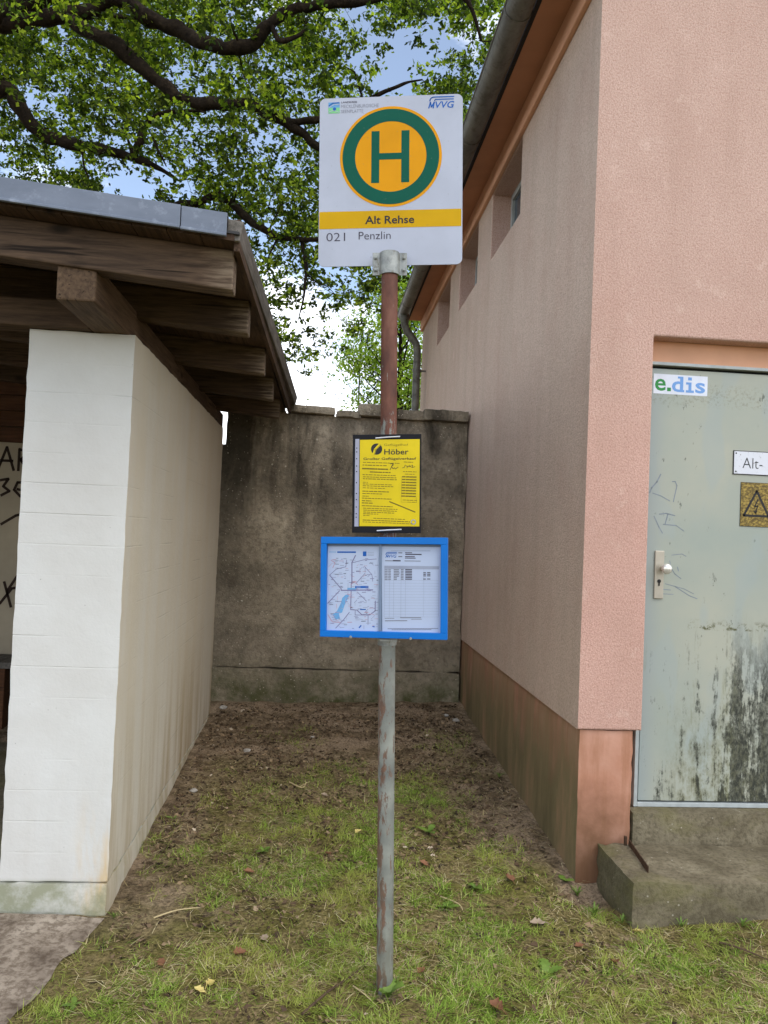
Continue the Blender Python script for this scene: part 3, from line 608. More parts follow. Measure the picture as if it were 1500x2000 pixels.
# plinth: set back 12 mm behind the render
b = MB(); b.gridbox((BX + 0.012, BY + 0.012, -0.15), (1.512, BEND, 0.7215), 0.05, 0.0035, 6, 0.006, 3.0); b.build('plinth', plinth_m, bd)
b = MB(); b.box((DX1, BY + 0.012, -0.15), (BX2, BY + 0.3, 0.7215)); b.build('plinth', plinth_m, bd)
# windows in the reveals
for i in (1, 3, 5):
    y0, y1 = wy[i], wy[i + 1]
    b = MB(); fw = 0.045; xx = BX + 0.15
    for lo, hi in (((xx, y0 + 0.001, 3.786), (xx + 0.05, y0 + fw, 4.306)), ((xx, y1 - fw, 3.786), (xx + 0.05, y1 - 0.001, 4.306)), ((xx, y0 + fw, 3.786), (xx + 0.05, y1 - fw, 3.83)), ((xx, y0 + fw, 4.26), (xx + 0.05, y1 - fw, 4.306))): b.box(lo, hi)
    wf = b.build('window', frame_paint, bd)
    b = MB(); b.box((xx + 0.02, y0 + fw, 3.831), (xx + 0.03, y1 - fw, 4.259)); b.build('pane', glass, wf)
# eaves: rendered ledge, soffit, dark fascia, gutter
b = MB(); b.box((1.205, BY - 0.05, 4.310), (BX + 0.001, BEND + 0.04, 4.462)); b.build('eaves_ledge', ledge_m, bd, bevel=0.006)
b = MB(); b.box((1.045, BY - 0.12, 4.463), (1.30, BEND + 0.06, 4.482)); b.build('soffit', soffit_m, bd, bevel=0.003)
b = MB(); b.box((1.020, BY - 0.12, 4.455), (1.044, BEND + 0.06, 4.60)); b.build('fascia', roof_m, bd)
b = MB(); mid = (BX + BX2) / 2
for sgn, xe in ((1, 0.96), (-1, BX2 + 0.28)):
    n = len(b.v); ez, rzz = 4.585, 7.15
    b.v += [(xe, BY - 0.15, ez), (mid, BY - 0.15, rzz), (mid, BEND + 0.1, rzz), (xe, BEND + 0.1, ez), (xe, BY - 0.15, ez + 0.05), (mid, BY - 0.15, rzz + 0.05), (mid, BEND + 0.1, rzz + 0.05), (xe, BEND + 0.1, ez + 0.05)]
    for q in ((0, 1, 2, 3), (4, 5, 6, 7), (0, 4, 7, 3), (0, 1, 5, 4), (3, 2, 6, 7)): b.face([n + i for i in q])
b.build('roof', roof_m, bd)
b = MB(); GXc, GZc, GR = 0.940, 4.470, 0.074; ys = [BY - 0.14] + list(np.arange(3.9, 9.6, 0.6)) + [9.72]; K = 14
def gut(ya, yb, r, z0=0.0):
    n = len(b.v)
    for y in (ya, yb):
        for rr_ in (r, r - 0.004):
            for k in range(K + 1):
                a = math.pi + math.pi * k / K; b.v.append((GXc + rr_ * math.cos(a), y, GZc - 0.004 * (y - 3) + rr_ * math.sin(a)))
    Q = K + 1
    for k in range(K):
        b.face((n + k, n + k + 1, n + 2 * Q + k + 1, n + 2 * Q + k), True); b.face((n + Q + k + 1, n + Q + k, n + 3 * Q + k, n + 3 * Q + k + 1), True)
        b.face((n + k + 1, n + k, n + Q + k, n + Q + k + 1)); b.face((n + 2 * Q + k, n + 2 * Q + k + 1, n + 3 * Q + k + 1, n + 3 * Q + k))
gut(BY - 0.14, 9.72, GR)
for y in (3.95, 5.25, 6.55, 7.85, 9.15): gut(y, y + 0.03, GR + 0.004)
b.tube([(GXc - GR, BY - 0.14, GZc + 0.004), (GXc - GR, 9.72, GZc - 0.022)], 0.008, 8)
n = len(b.v); b.poly([(GXc + GR * math.cos(math.pi + math.pi * k / K), 9.721, GZc - 0.025 + GR * math.sin(math.pi + math.pi * k / K)) for k in range(K + 1)])
b.build('gutter', gutter_m, bd)
b = MB(); b.tube([(0.94, 9.50, 4.45), (0.94, 9.50, 4.33), (0.945, 9.50, 4.25), (0.98, 9.50, 4.17), (1.05, 9.50, 4.09), (1.10, 9.50, 4.02), (1.118, 9.50, 3.93), (1.118, 9.50, 3.8), (1.118, 9.50, 0.1)], [0.062, 0.055] + [0.048] * 7, 16); b.tube([(1.118, 9.50, 3.66), (1.118, 9.50, 3.70)], 0.055, 16); b.box((1.12, 9.49, 3.67), (1.236, 9.51, 3.69)); b.build('downpipe', gutter_m, bd)
# door
DY = BY + 0.088
b = MB(); b.box((DX0 + 0.001, DY, 2.492), (DX1 - 0.001, DY + 0.012, 2.597)); b.build('door_lintel_panel', ledge_m, bd)
b = MB(); b.box((1.548, DY - 0.022, 2.476), (2.657, DY + 0.02, 2.4915)); b.box((1.548, DY - 0.012, 0.342), (1.566, DY + 0.02, 2.4755)); b.box((2.64, DY - 0.012, 0.342), (2.657, DY + 0.02, 2.4755)); b.box((1.5665, DY - 0.012, 0.342), (2.6395, DY + 0.02, 0.362)); b.build('door_frame', frame_paint, bd, bevel=0.002)
b = MB(); b.box((1.567, DY + 0.014, 0.363), (2.639, DY + 0.021, 2.475)); b.build('door_gap', dkmetal, bd)
b = MB(); b.box((1.5725, DY - 0.004, 0.369), (2.634, DY + 0.013, 2.462)); dr = b.build('door', door_m, bd, bevel=0.002)
YD = DY - 0.0046
b = MB(); b.box((1.618, DY - 0.014, 1.340), (1.664, DY - 0.0045, 1.572)); b.build('handle_plate', alu, dr, bevel=0.003)
b = MB(); b.use(alu).tube([(1.655, DY - 0.0142, 1.487), (1.655, DY - 0.045, 1.487)], [0.012, 0.010], 16); b.use(knob_m)
b.tube([(1.655, DY - 0.046, 1.487), (1.655, DY - 0.05, 1.487), (1.655, DY - 0.062, 1.487), (1.655, DY - 0.072, 1.487), (1.655, DY - 0.078, 1.487)], [0.014, 0.022, 0.026, 0.021, 0.008], 24); b.build('door_knob', None, dr)
b = MB(); b.tube([(1.640, DY - 0.0142, 1.425), (1.640, DY - 0.0165, 1.425)], 0.009, 16); b.box((1.6365, DY - 0.0165, 1.402), (1.6435, DY - 0.0142, 1.42)); b.build('keyhole', black_s, dr)
s = Sheet(); s.use(stick_w).rect(1.586, 2.339, 1.860, 2.436, YD)
y_ = YD - 0.0006; s.use(edg).text('e', 1.593, 2.353, 1.648, 2.412, y_, 0.016); s.rect(1.655, 2.353, 1.674, 2.371, y_)
s.use(edb).text('d', 1.679, 2.352, 1.736, 2.428, y_, 0.02); s.rect(1.720, 2.352, 1.742, 2.363, y_ - 0.0002); s.rect(1.708, 2.418, 1.735, 2.428, y_ - 0.0002)
s.rect(1.763, 2.352, 1.778, 2.400, y_); s.rect(1.750, 2.3515, 1.791, 2.363, y_ - 0.0002); s.rect(1.750, 2.391, 1.778, 2.402, y_ - 0.0002); s.rect(1.760, 2.412, 1.779, 2.427, y_)
s.text('s', 1.798, 2.351, 1.848, 2.403, y_, 0.02); tag(s.build('sticker', None, dr), 'white sticker with green and blue lettering')
np_ = Sheet(); np_.use(black_s).box((2.001, DY - 0.0075, 1.962), (2.42, DY - 0.0045, 2.080)); np_.use(enamel).box((2.005, DY - 0.0095, 1.966), (2.416, DY - 0.0076, 2.076)); np_.use(black_s).text('Alt-', 2.048, 1.994, 2.150, 2.046, DY - 0.0101, -0.012)
for x, z in ((2.014, 2.066), (2.014, 1.976), (2.405, 2.066), (2.405, 1.976)): np_.disc(x, z, 0.004, DY - 0.0101, 12)
tag(np_.build('name_plate', None, dr), 'white enamel name plate with thin black lettering')
wp = Sheet(); wp.use(black_s).box((2.044, DY - 0.006, 1.708), (2.262, DY - 0.0045, 1.926)); wp.use(warn_y).box((2.046, DY - 0.0078, 1.71), (2.260, DY - 0.0061, 1.924))
A, B, C_ = (2.062, 1.762), (2.190, 1.762), (2.126, 1.884); y_ = DY - 0.0083; wp.use(black_s).line([A, B, C_, A], 0.011, y_)
wp.line([(2.132, 1.842), (2.117, 1.806), (2.133, 1.812), (2.121, 1.776)], 0.006, y_); wp.line([(2.115, 1.785), (2.121, 1.775), (2.129, 1.784)], 0.005, y_)
tag(wp.build('warning_plate', None, dr), 'weathered yellow plate with black lightning triangle')
sc_ = Sheet()
def dpx(x, y): return (1.561 + (x - 1279) * 0.00268 - 0.0001 * (y - 1072), 1.580 - (y - 1072) * 0.00250 - 0.00012 * (x - 1279))
def zz(p): return dpx(1250 + p[0] / 5.264, 680 + p[1] / 5.263)
for L, wd in (([(272, 1290), (240, 1370), (190, 1440), (175, 1490)], 0.008), ([(205, 1490), (290, 1512), (380, 1555)], 0.005), ([(390, 1355), (420, 1350), (440, 1390), (415, 1560)], 0.006), ([(235, 1725), (290, 1830), (330, 1890)], 0.006), ([(285, 1700), (350, 1685), (440, 1700)], 0.006), ([(330, 1800), (460, 1800), (540, 1850)], 0.005), ([(370, 1690), (350, 1790)], 0.007)):
    sc_.line([zz(p) for p in L], wd * 0.75, YD)
sc_.build('graffiti', scrib, dr); sc_ = Sheet()
def z8(p): return dpx(1250 + p[0] / 3.636, 1050 + p[1] / 3.636)
for L, wd in (([(290, 150), (300, 195), (330, 240), (375, 270)], 0.005), ([(345, 190), (355, 218)], 0.006), ([(235, 356), (310, 356)], 0.005), ([(240, 388), (330, 385)], 0.004), ([(270, 315), (400, 340), (470, 370)], 0.004), ([(340, 330), (440, 385), (495, 402)], 0.005), ([(300, 110), (370, 95), (400, 110)], 0.004)):
    sc_.line([z8(p) for p in L], wd * 0.75, YD)
sc_.build('graffiti', scrib, dr)
# sill under the door
b = MB(); b.gridbox((1.514, BY + 0.006, 0.10), (2.68, BY + 0.3, 0.340), 0.05, 0.005, 7, 0.010, 6.0); b.build('door_sill', step_m, bd)
# step and boot scraper
st = thing('concrete_step', (1.9, 3.28, 0.05), 'mossy concrete step block below the grey metal door', 'step')
b = MB(); b.gridbox((1.350, 3.085, -0.12), (2.85, 3.505, 0.196), 0.045, 0.009, 6, 0.012, 8.0); b.build('block', step_m, st)
b = MB(); b.box((1.470, 3.17, 0.190), (1.475, 3.46, 0.226), Matrix.Rotation(rad(-7), 3, 'Z')); b.box((1.4685, 3.455, 0.19), (1.4800, 3.47, 0.238), Matrix.Rotation(rad(-7), 3, 'Z')); b.build('boot_scraper', rustm, st, bevel=0.001)

# ------------------------------------------------------------------ bus stop sign
PB, PT = Vector((0.293, 2.70, 0.0)), Vector((0.2035, 2.70, 2.61))
def pole_at(z): return PB + (PT - PB) * (z / 2.61)
bs = thing('bus_stop_sign', PB, 'white bus stop sign with a green letter H on a leaning rusty pole', 'bus stop sign')
b = MB(); zz_ = [-0.15, 0, 0.4, 0.8, 1.2, 1.6, 2.0, 2.4, 2.60]; b.tube([pole_at(z) for z in zz_], 0.0295, 40); b.build('pole', pole_m, bs)
lean = math.atan2(PB.x - PT.x, 2.61)
def plate_rot(yaw): return Matrix.Rotation(rad(yaw), 4, 'Z') @ Matrix.Rotation(-lean, 4, 'Y')
SW, SH = 0.525, 0.627
pr = bpy.data.objects.new('sign_plate', None)
sp = Sheet(); rc = 0.022; pts = []
for cx_, cz_, a0 in ((SW / 2 - rc, SH / 2 - rc, 0), (-SW / 2 + rc, SH / 2 - rc, 90), (-SW / 2 + rc, -SH / 2 + rc, 180), (SW / 2 - rc, -SH / 2 + rc, 270)):
    pts += [(cx_ + rc * math.cos(rad(a0 + k * 15)), cz_ + rc * math.sin(rad(a0 + k * 15))) for k in range(7)]
sp.use(white_s).prism(pts, -0.002, 0.002)
MS = Matrix.Translation(Vector((0.1965, 2.728, 2.889))) @ plate_rot(-9.0)
def place(bb, M): bb.v = [tuple(M @ Vector(p)) for p in bb.v]; return bb
plate = place(sp, MS).build('sign_plate', None, bs, bevel=0.0)
def su(x): return (x - 90) / 1037 * SW - SW / 2
def sv(y): return SH / 2 - (y - 137) / 1247 * SH
L1 = -0.0026
def sbuild(name, s): return place(s, MS).build(name, None, plate)
s = Sheet(); s.use(yellow_s).rect(-SW / 2 + 0.002, sv(1107), SW / 2 - 0.004, sv(980), L1); sbuild('name_band', s)
cx_, cz_, q = su(610), sv(583), SW / 1037
s = Sheet(); s.use(amber_s).disc(cx_, cz_, 369 * q, L1, 96); s.use(green_s).ring(cx_, cz_, 350 * q, 258 * q, L1 - 0.0005)
s.rect(su(470), sv(776), su(528), sv(393), L1 - 0.0005); s.rect(su(687), sv(776), su(745), sv(393), L1 - 0.0005); s.rect(su(528), sv(605), su(687), sv(557), L1 - 0.0005); sbuild('stop_emblem', s)
s = Sheet(); s.use(black_s).text('Alt Rehse', su(428), sv(1078), su(783), sv(1019), L1 - 0.0006, 0.016)
sbuild('lettering', s); s = Sheet(); s.use(greytxt).text('021', su(147), sv(1198), su(284), sv(1136), L1, -0.006); sbuild('lettering', s); s = Sheet(); s.use(greytxt).text('Penzlin', su(382), sv(1190), su(614), sv(1133), L1, -0.004)
sbuild('lettering', s); s = Sheet(); s.use(greytxt).text('LANDKREIS', su(247), sv(177), su(362), sv(163), L1, 0.01); s.use(palegrey).text('MECKLENBURGISCHE', su(247), sv(213), su(520), sv(188), L1, -0.01); s.text('SEENPLATTE', su(247), sv(250), su(408), sv(226), L1, -0.01); sbuild('lettering', s)
s = Sheet(); s.use(blue_s).text('VVG', su(930), sv(238), su(1066), sv(188), L1, 0.014, 0.22)
s.line([(su(883), sv(235)), (su(895), sv(192)), (su(902), sv(228)), (su(922), sv(192)), (su(915), sv(235))], 9 * q, L1)
arc = lambda x0, y0, r, xe: [(su(x0 + r - r * math.cos(rad(a))), sv(y0 + r - r * math.sin(rad(a)))) for a in range(0, 91, 15)] + [(su(xe), sv(y0))]
s.line(arc(891, 155, 28, 1063), 8 * q, L1 - 0.0003); s.line(arc(925, 173, 10, 1060), 7 * q, L1 - 0.0003)
sbuild('logo', s); s = Sheet(); s.use(blue_l).rect(su(153), sv(208), su(236), sv(168), L1); s.use(green_l).rect(su(153), sv(250), su(236), sv(208), L1); s.use(blue_s).disc(su(198), sv(218), 12 * q, L1 - 0.0005, 20)
s.line([(su(158), sv(192)), (su(185), sv(174)), (su(230), sv(172))], 8 * q, L1 - 0.0005); s.use(white_s).line([(su(158), sv(206)), (su(195), sv(184)), (su(232), sv(184))], 5 * q, L1 - 0.0005); s.line([(su(155), sv(240)), (su(190), sv(228)), (su(232), sv(244))], 4 * q, L1 - 0.0005); sbuild('logo', s)
# clamp around the pole top
MC = Matrix.Translation(pole_at(2.571)) @ plate_rot(-5.0)
b = MB(); K = 12; R1, R2 = 0.0325, 0.0355; prof = [(-0.062, -0.004), (-0.037, -0.004)] + [(R2 * math.cos(rad(a)), -R2 * math.sin(rad(a))) for a in np.linspace(172, 8, 15)] + [(0.037, -0.004), (0.062, -0.004)]
inn = [(-0.062, 0.0), (-0.0325, 0.0)] + [(R1 * math.cos(rad(a)), -R1 * math.sin(rad(a))) for a in np.linspace(172, 8, 15)] + [(0.0325, 0.0), (0.062, 0.0)]
n = len(b.v); m_ = len(prof)
for zc in (-0.041, 0.041):
    b.v += [(x, y, zc) for x, y in prof] + [(x, y, zc) for x, y in inn]
for i in range(m_ - 1):
    b.face((n + i, n + i + 1, n + 2 * m_ + i + 1, n + 2 * m_ + i)); b.face((n + m_ + i + 1, n + m_ + i, n + 3 * m_ + i, n + 3 * m_ + i + 1))
    b.face((n + i + 1, n + i, n + m_ + i, n + m_ + i + 1)); b.face((n + 2 * m_ + i, n + 2 * m_ + i + 1, n + 3 * m_ + i + 1, n + 3 * m_ + i))
b.face((n, n + 2 * m_, n + 3 * m_, n + m_)); b.face((n + m_ - 1, n + 2 * m_ - 1, n + 4 * m_ - 1, n + 3 * m_ - 1))
clamp = place(b, MC).build('clamp', galv, bs, bevel=0.0012)
for x in (-0.051, 0.051):
    for z in (-0.022, 0.022):
        b = MB(); b.tube([(x, -0.0045, z), (x, -0.010, z)], 0.0072, 6, smooth=False); b.tube([(x, -0.0101, z), (x, -0.015, z)], 0.004, 10); place(b, MC).build('bolt', galv, clamp)

# ------------------------------------------------------------------ notice board on the pole
nb = thing('notice_board', pole_at(1.78) + Vector((0.0, -0.04, 0)), 'black board with a yellow poultry sale poster tied to the pole above the blue case', 'notice')
NW, NH = 0.243, 0.347
MN = Matrix.Translation(Vector((0.222, 2.650, 1.776))) @ plate_rot(-12.0)
b = MB(); b.box((-NW / 2, -0.002, -NH / 2), (NW / 2, 0.002, NH / 2)); place(b, MN).build('backing_board', board_blk, nb, bevel=0.001)
def nu(x, y): return ((x - 25 - (y - 120) / 1790 * 45) / 1260 * NW - NW / 2)
def nv(x, y): return NH / 2 - (y - 140 + (x - 25) / 1260 * 45) / 1792 * NH
def nq(x, y): return (nu(x, y), nv(x, y))
def quad(s, pts, y): s.poly([(p[0], y, p[1]) for p in pts])
def nrect(s, x0, y0, x1, y1, y):
    quad(s, [nq(x0, y1), nq(x1, y1 ), nq(x1, y0), nq(x0, y0)], y)
L1 = -0.0026
s = Sheet(); s.use(paper_y); quad(s, [nq(205, 1805), nq(1300, 1765), nq(1258, 190), nq(160, 232)], L1); poster = place(s, MN).build('poster', None, nb)
s = Sheet(); s.use(sleeve); quad(s, [nq(112, 1815), nq(190, 1812), nq(150, 215), nq(75, 220)], L1)
s.use(board_blk)
for y in (385, 455, 580, 712, 815, 1018, 1215, 1325, 1460, 1582, 1645): s.disc(*nq(98 + y * 0.025, y), 0.0022, L1 - 0.0004, 14)
place(s, MN).build('sleeve_strip', None, nb)
s = Sheet(); Y1 = L1 - 0.0005
def ntext(t, x0, y0, x1, y1, bold=0.0, shear=0.0):
    a = nq(x0, y1); c = nq(x1, y0); s.text(t, a[0], a[1], c[0], c[1], Y1, bold, shear)
s.use(black_s); s.disc(*nq(475, 392), 0.0200, Y1, 40); s.use(paper_y); s.line([nq(420, 500), nq(450, 400), nq(545, 290)], 0.0085, Y1 - 0.0003)
s.use(black_s); s.line([nq(432, 500), nq(465, 405), nq(545, 308)], 0.0012, Y1 - 0.0006)
ntext('Höber', 618, 372, 1060, 490, 0.012); s.use(inkol); ntext('Geflügelhof', 612, 275, 1050, 345, -0.008)
s.use(black_s); ntext('Großer Geflügelverkauf', 238, 520, 1205, 612, 0.012)
s.line([nq(735, 655), nq(790, 640), nq(735, 760)], 0.0022, Y1); s.line([nq(800, 665), nq(760, 700), nq(790, 745), nq(810, 720), nq(830, 745), nq(880, 710)], 0.0018, Y1)
s.line([nq(960, 720), nq(990, 715), nq(1010, 665)], 0.0018, Y1); s.line([nq(1020, 680), nq(1060, 690), nq(1040, 720)], 0.0018, Y1); s.line([nq(1085, 665), nq(1075, 695), nq(1110, 695), nq(1115, 670)], 0.0018, Y1); s.line([nq(1130, 665), nq(1150, 670), nq(1130, 710), nq(1190, 690)], 0.0018, Y1)
s.use(inkol); rn = random.Random(5)
def words(x0, x1, y, h, wmin=25, wmax=70, slope=-0.02):
    x = x0
    while x < x1:
        wd = min(rn.uniform(wmin, wmax), x1 - x); a, c = nq(x, y + slope * 0), nq(x + wd, y)
        s.line([a, c], 0.72 * h * NH / 1792, Y1); x += wd + rn.uniform(14, 24)
for (x0, x1, y, h) in ((235, 920, 640, 16), (985, 1150, 612, 16), (230, 680, 690, 20), (225, 690, 755, 34), (370, 750, 812, 26), (235, 835, 865, 18), (245, 850, 905, 18), (245, 860, 940, 20), (245, 330, 1003, 14), (245, 770, 1035, 16), (245, 800, 1068, 18), (245, 650, 1105, 16), (245, 725, 1165, 22), (245, 600, 1207, 18), (245, 355, 1255, 18), (240, 775, 1293, 18), (240, 405, 1340, 22), (240, 430, 1380, 22), (240, 800, 1430, 18), (265, 890, 1475, 16), (270, 880, 1510, 16), (270, 830, 1545, 16), (270, 540, 1575, 16), (270, 380, 1605, 14), (460, 1030, 1650, 16), (265, 1120, 1690, 18), (265, 1180, 1725, 14), (975, 1215, 785, 16), (1010, 1180, 830, 14), (985, 1240, 1300, 14), (1070, 1230, 1335, 12)): words(x0, x1, y, h)
for i in range(8):
    for x in (965, 1035, 1100, 1165): s.line([nq(x, 880 + i * 50), nq(x + 50, 878 + i * 50)], 0.0042, Y1)
s.line([nq(745, 1340), nq(900, 1395), nq(1215, 1510)], 0.0040, Y1)
s.line([nq(955, 880), nq(955, 1340), nq(1235, 1335), nq(1225, 1240)], 0.0007, Y1)
s.use(linegrey); s.ring(*nq(1190, 1690), 0.0090, 0.0060, Y1, 30); place(s, MN).build('lettering', None, poster)
for zt, xm in ((0.163, 0.005), (-0.163, 0.012)):
    b = MB(); b.tube([(xm - 0.045, -0.0035, zt - 0.003), (xm, -0.006, zt), (xm + 0.042, -0.0035, zt + 0.002)], 0.0022, 8); place(b, MN).build('cable_tie', tie_w, nb)

# ------------------------------------------------------------------ blue timetable case
tt = thing('timetable_case', pole_at(1.41) + Vector((0, -0.05, 0)), 'blue framed display case with a route map and a timetable on the pole', 'display case')
TW, TH = 0.446, 0.350
MT = Matrix.Translation(Vector((0.226, 2.640, 1.4125))) @ plate_rot(-13.0)
fwid = 0.021
b = MB(); b.box((-TW / 2, -0.015, TH / 2 - 0.024), (TW / 2, 0.018, TH / 2)); b.box((-TW / 2, -0.015, -TH / 2), (TW / 2, 0.018, -TH / 2 + 0.022)); b.box((-TW / 2, -0.0148, -TH / 2 + 0.0221), (-TW / 2 + fwid, 0.018, TH / 2 - 0.0241)); b.box((TW / 2 - 0.024, -0.0148, -TH / 2 + 0.0221), (TW / 2, 0.018, TH / 2 - 0.0241))
tframe = place(b, MT).build('frame', frame_blue, tt, bevel=0.0015)
b = MB(); b.box((-TW / 2 + fwid, 0.004, -TH / 2 + 0.022), (TW / 2 - 0.024, 0.012, TH / 2 - 0.024)); place(b, MT).build('case_back', caseback, tt)
b = MB(); b.box((-0.0165, -0.004, -TH / 2 + 0.022), (-0.0075, 0.0035, TH / 2 - 0.024)); place(b, MT).build('divider', caseback, tt, bevel=0.001)
def tu(x): return (x - 20) / 1432 * TW - TW / 2
def tv(x, y): return TH / 2 - (y - 42 - (x - 20) / 1432 * 8) / (1090 + (x - 20) / 1432 * 70) * TH
def tq(x, y): return (tu(x), tv(x, y))
s = Sheet(); L1 = 0.003
s.use(paper_w); quad(s, [tq(84, 1076), tq(684, 1102), tq(690, 150), tq(92, 148)], L1); msheet = place(s, MT).build('route_map', None, tt)
s = Sheet(); s.use(paper_w); quad(s, [tq(722, 1104), tq(1376, 1140), tq(1372, 160), tq(708, 150)], L1); tsheet = place(s, MT).build('timetable_sheet', None, tt)
Y1 = L1 - 0.0005
s = Sheet(); q = TW / 1432
def tl(pts, wd, m): s.use(m).line([tq(*p) for p in pts], wd * q, Y1 - rn.uniform(0, 0.0002))
tl([(205, 212), (410, 213)], 17, blue_s); tl([(108, 210), (185, 211)], 7, blue_l); s.use(blue_s); quad(s, [tq(495, 258), tq(535, 258), tq(535, 205), tq(495, 205)], Y1)
for yy in (215, 235, 250): tl([(550, yy), (620, yy)], 5, linegrey)
s.use(blue_l); s.poly([(p[0], Y1, p[1]) for p in [tq(*p) for p in ((152, 905), (205, 860), (250, 770), (262, 720), (300, 685), (345, 680), (320, 740), (290, 800), (262, 880), (225, 890), (240, 945), (190, 955))]])
tl([(372, 560), (370, 330), (410, 250)], 11, purple); tl([(250, 635), (610, 635)], 12, purple); tl([(365, 560), (360, 850), (430, 855), (490, 910), (580, 912), (640, 870), (640, 760)], 10, purple); tl([(95, 775), (230, 640)], 9, purple); tl([(115, 465), (255, 625)], 9, purple); tl([(115, 465), (190, 400), (300, 375), (310, 300)], 6, purple)
tl([(412, 855), (412, 910), (560, 915), (560, 1020)], 6, purple); tl([(345, 880), (280, 960), (190, 1050)], 8, purple); tl([(520, 380), (600, 465), (610, 540)], 6, purple); tl([(380, 330), (500, 300), (650, 290)], 6, purple); tl([(420, 560), (520, 450)], 6, purple); tl([(440, 660), (540, 760)], 6, purple)
tl([(100, 900), (150, 980), (250, 990)], 7, redl); tl([(130, 300), (175, 330), (150, 385)], 7, redl); tl([(360, 570), (400, 545), (440, 575)], 7, redl)
tl([(415, 602), (555, 602)], 24, blue_s); tl([(330, 625), (410, 630)], 34, blue_l); tl([(470, 850), (530, 852)], 12, blue_s); tl([(460, 1050), (480, 1030)], 14, blue_s); tl([(615, 1040), (630, 1045)], 16, blue_s)
rn = random.Random(11)
for i in range(150):
    x, y = rn.uniform(100, 660), rn.uniform(270, 1060)
    wd = rn.uniform(14, 52); tl([(x, y), (min(672, x + wd), y + rn.uniform(-1, 1))], rn.uniform(3.5, 6.5), rn.choice((purple, purple, linegrey, greytxt, redl, linegrey)))
for i in range(60):
    x, y = rn.uniform(110, 640), rn.uniform(280, 1040); a = rn.choice((45, 90, 0, 135, 20)); d = rn.uniform(20, 70)
    tl([(x, y), (max(92, min(672, x + d * math.cos(rad(a)))), min(1070, y + d * math.sin(rad(a))))], rn.uniform(2.5, 4.5), rn.choice((purple, linegrey, purple, redl)))
place(s, MT).build('map_print', None, msheet)
s = Sheet(); a, c = tq(752, 276), tq(876, 243); s.use(blue_s).text('VVG', a[0] + (c[0] - a[0]) * 0.29, a[1], c[0], c[1], Y1, 0.012, 0.2); tl([(756, 275), (765, 246), (771, 268), (784, 246), (780, 275)], 6, blue_s)
tl([(755, 240), (765, 222), (785, 216), (878, 217)], 8, blue_s); tl([(770, 240), (780, 230), (880, 231)], 6, blue_s)
tl([(815, 200), (1255, 201)], 6, linegrey)
for (x0, x1, y, wd, m) in ((900, 940, 222, 8, greytxt), (975, 1050, 220, 8, greytxt), (980, 1155, 238, 12, greytxt), (900, 940, 265, 8, greytxt), (975, 1080, 264, 9, greytxt), (975, 1090, 281, 9, greytxt), (752, 835, 310, 10, palegrey), (840, 920, 310, 14, greytxt), (970, 1150, 313, 8, palegrey), (925, 1155, 952, 9, palegrey), (750, 855, 955, 6, palegrey), (755, 1000, 982, 9, palegrey), (1050, 1165, 972, 6, palegrey), (755, 780, 985, 5, palegrey), (785, 1345, 1072, 7, palegrey), (830, 1270, 1085, 6, palegrey)):
    x = x0
    while x < x1:
        w_ = min(rn.uniform(14, 34), x1 - x); tl([(x, y + (x - x0) * 0.02), (x + w_, y + (x + w_ - x0) * 0.02)], wd, m); x += w_ + 5
s.use(linegrey); quad(s, [tq(742, 402), tq(1355, 412), tq(1355, 376), tq(742, 366)], Y1)
for i in range(14): tl([(742, 530 + i * 31.5), (1350, 540 + i * 31.8)], 2.2, linegrey)
for x in (742, 800, 848, 930, 980, 1185, 1352): tl([(x, 370), (x, 945)], 2.2, linegrey)
for i in range(7):
    y = 412 + i * 18
    for x0, x1 in ((748, 775), (788, 812), (850, rn.choice((880, 905, 910))), (930, 955), (980, 1050), (1182, 1205), (1225, 1255)):
        if (i >= 2 and i != 5) or x0 < 1100: tl([(x0, y), (x1, y + 1)], 10, palegrey if x0 not in (980, 1182, 1225) else greytxt)
place(s, MT).build('timetable_print', None, tsheet)
for x in (375, 1050):
    b = MB(); p = (tu(x), -TH / 2 + 0.006); b.tube([(p[0], -0.0152, p[1] - 0.004), (p[0], -0.019, p[1] - 0.004)], 0.0045, 12); place(b, MT).build('screw', galv, tt)
b = MB(); b.use(galv); c = pole_at(1.225); b.tube([pole_at(1.205), pole_at(1.24)], 0.034, 20); b.box((c.x - 0.03, c.y - 0.06, 1.2255), (c.x + 0.03, c.y - 0.02, 1.232)); b.build('bracket', galv, tt)

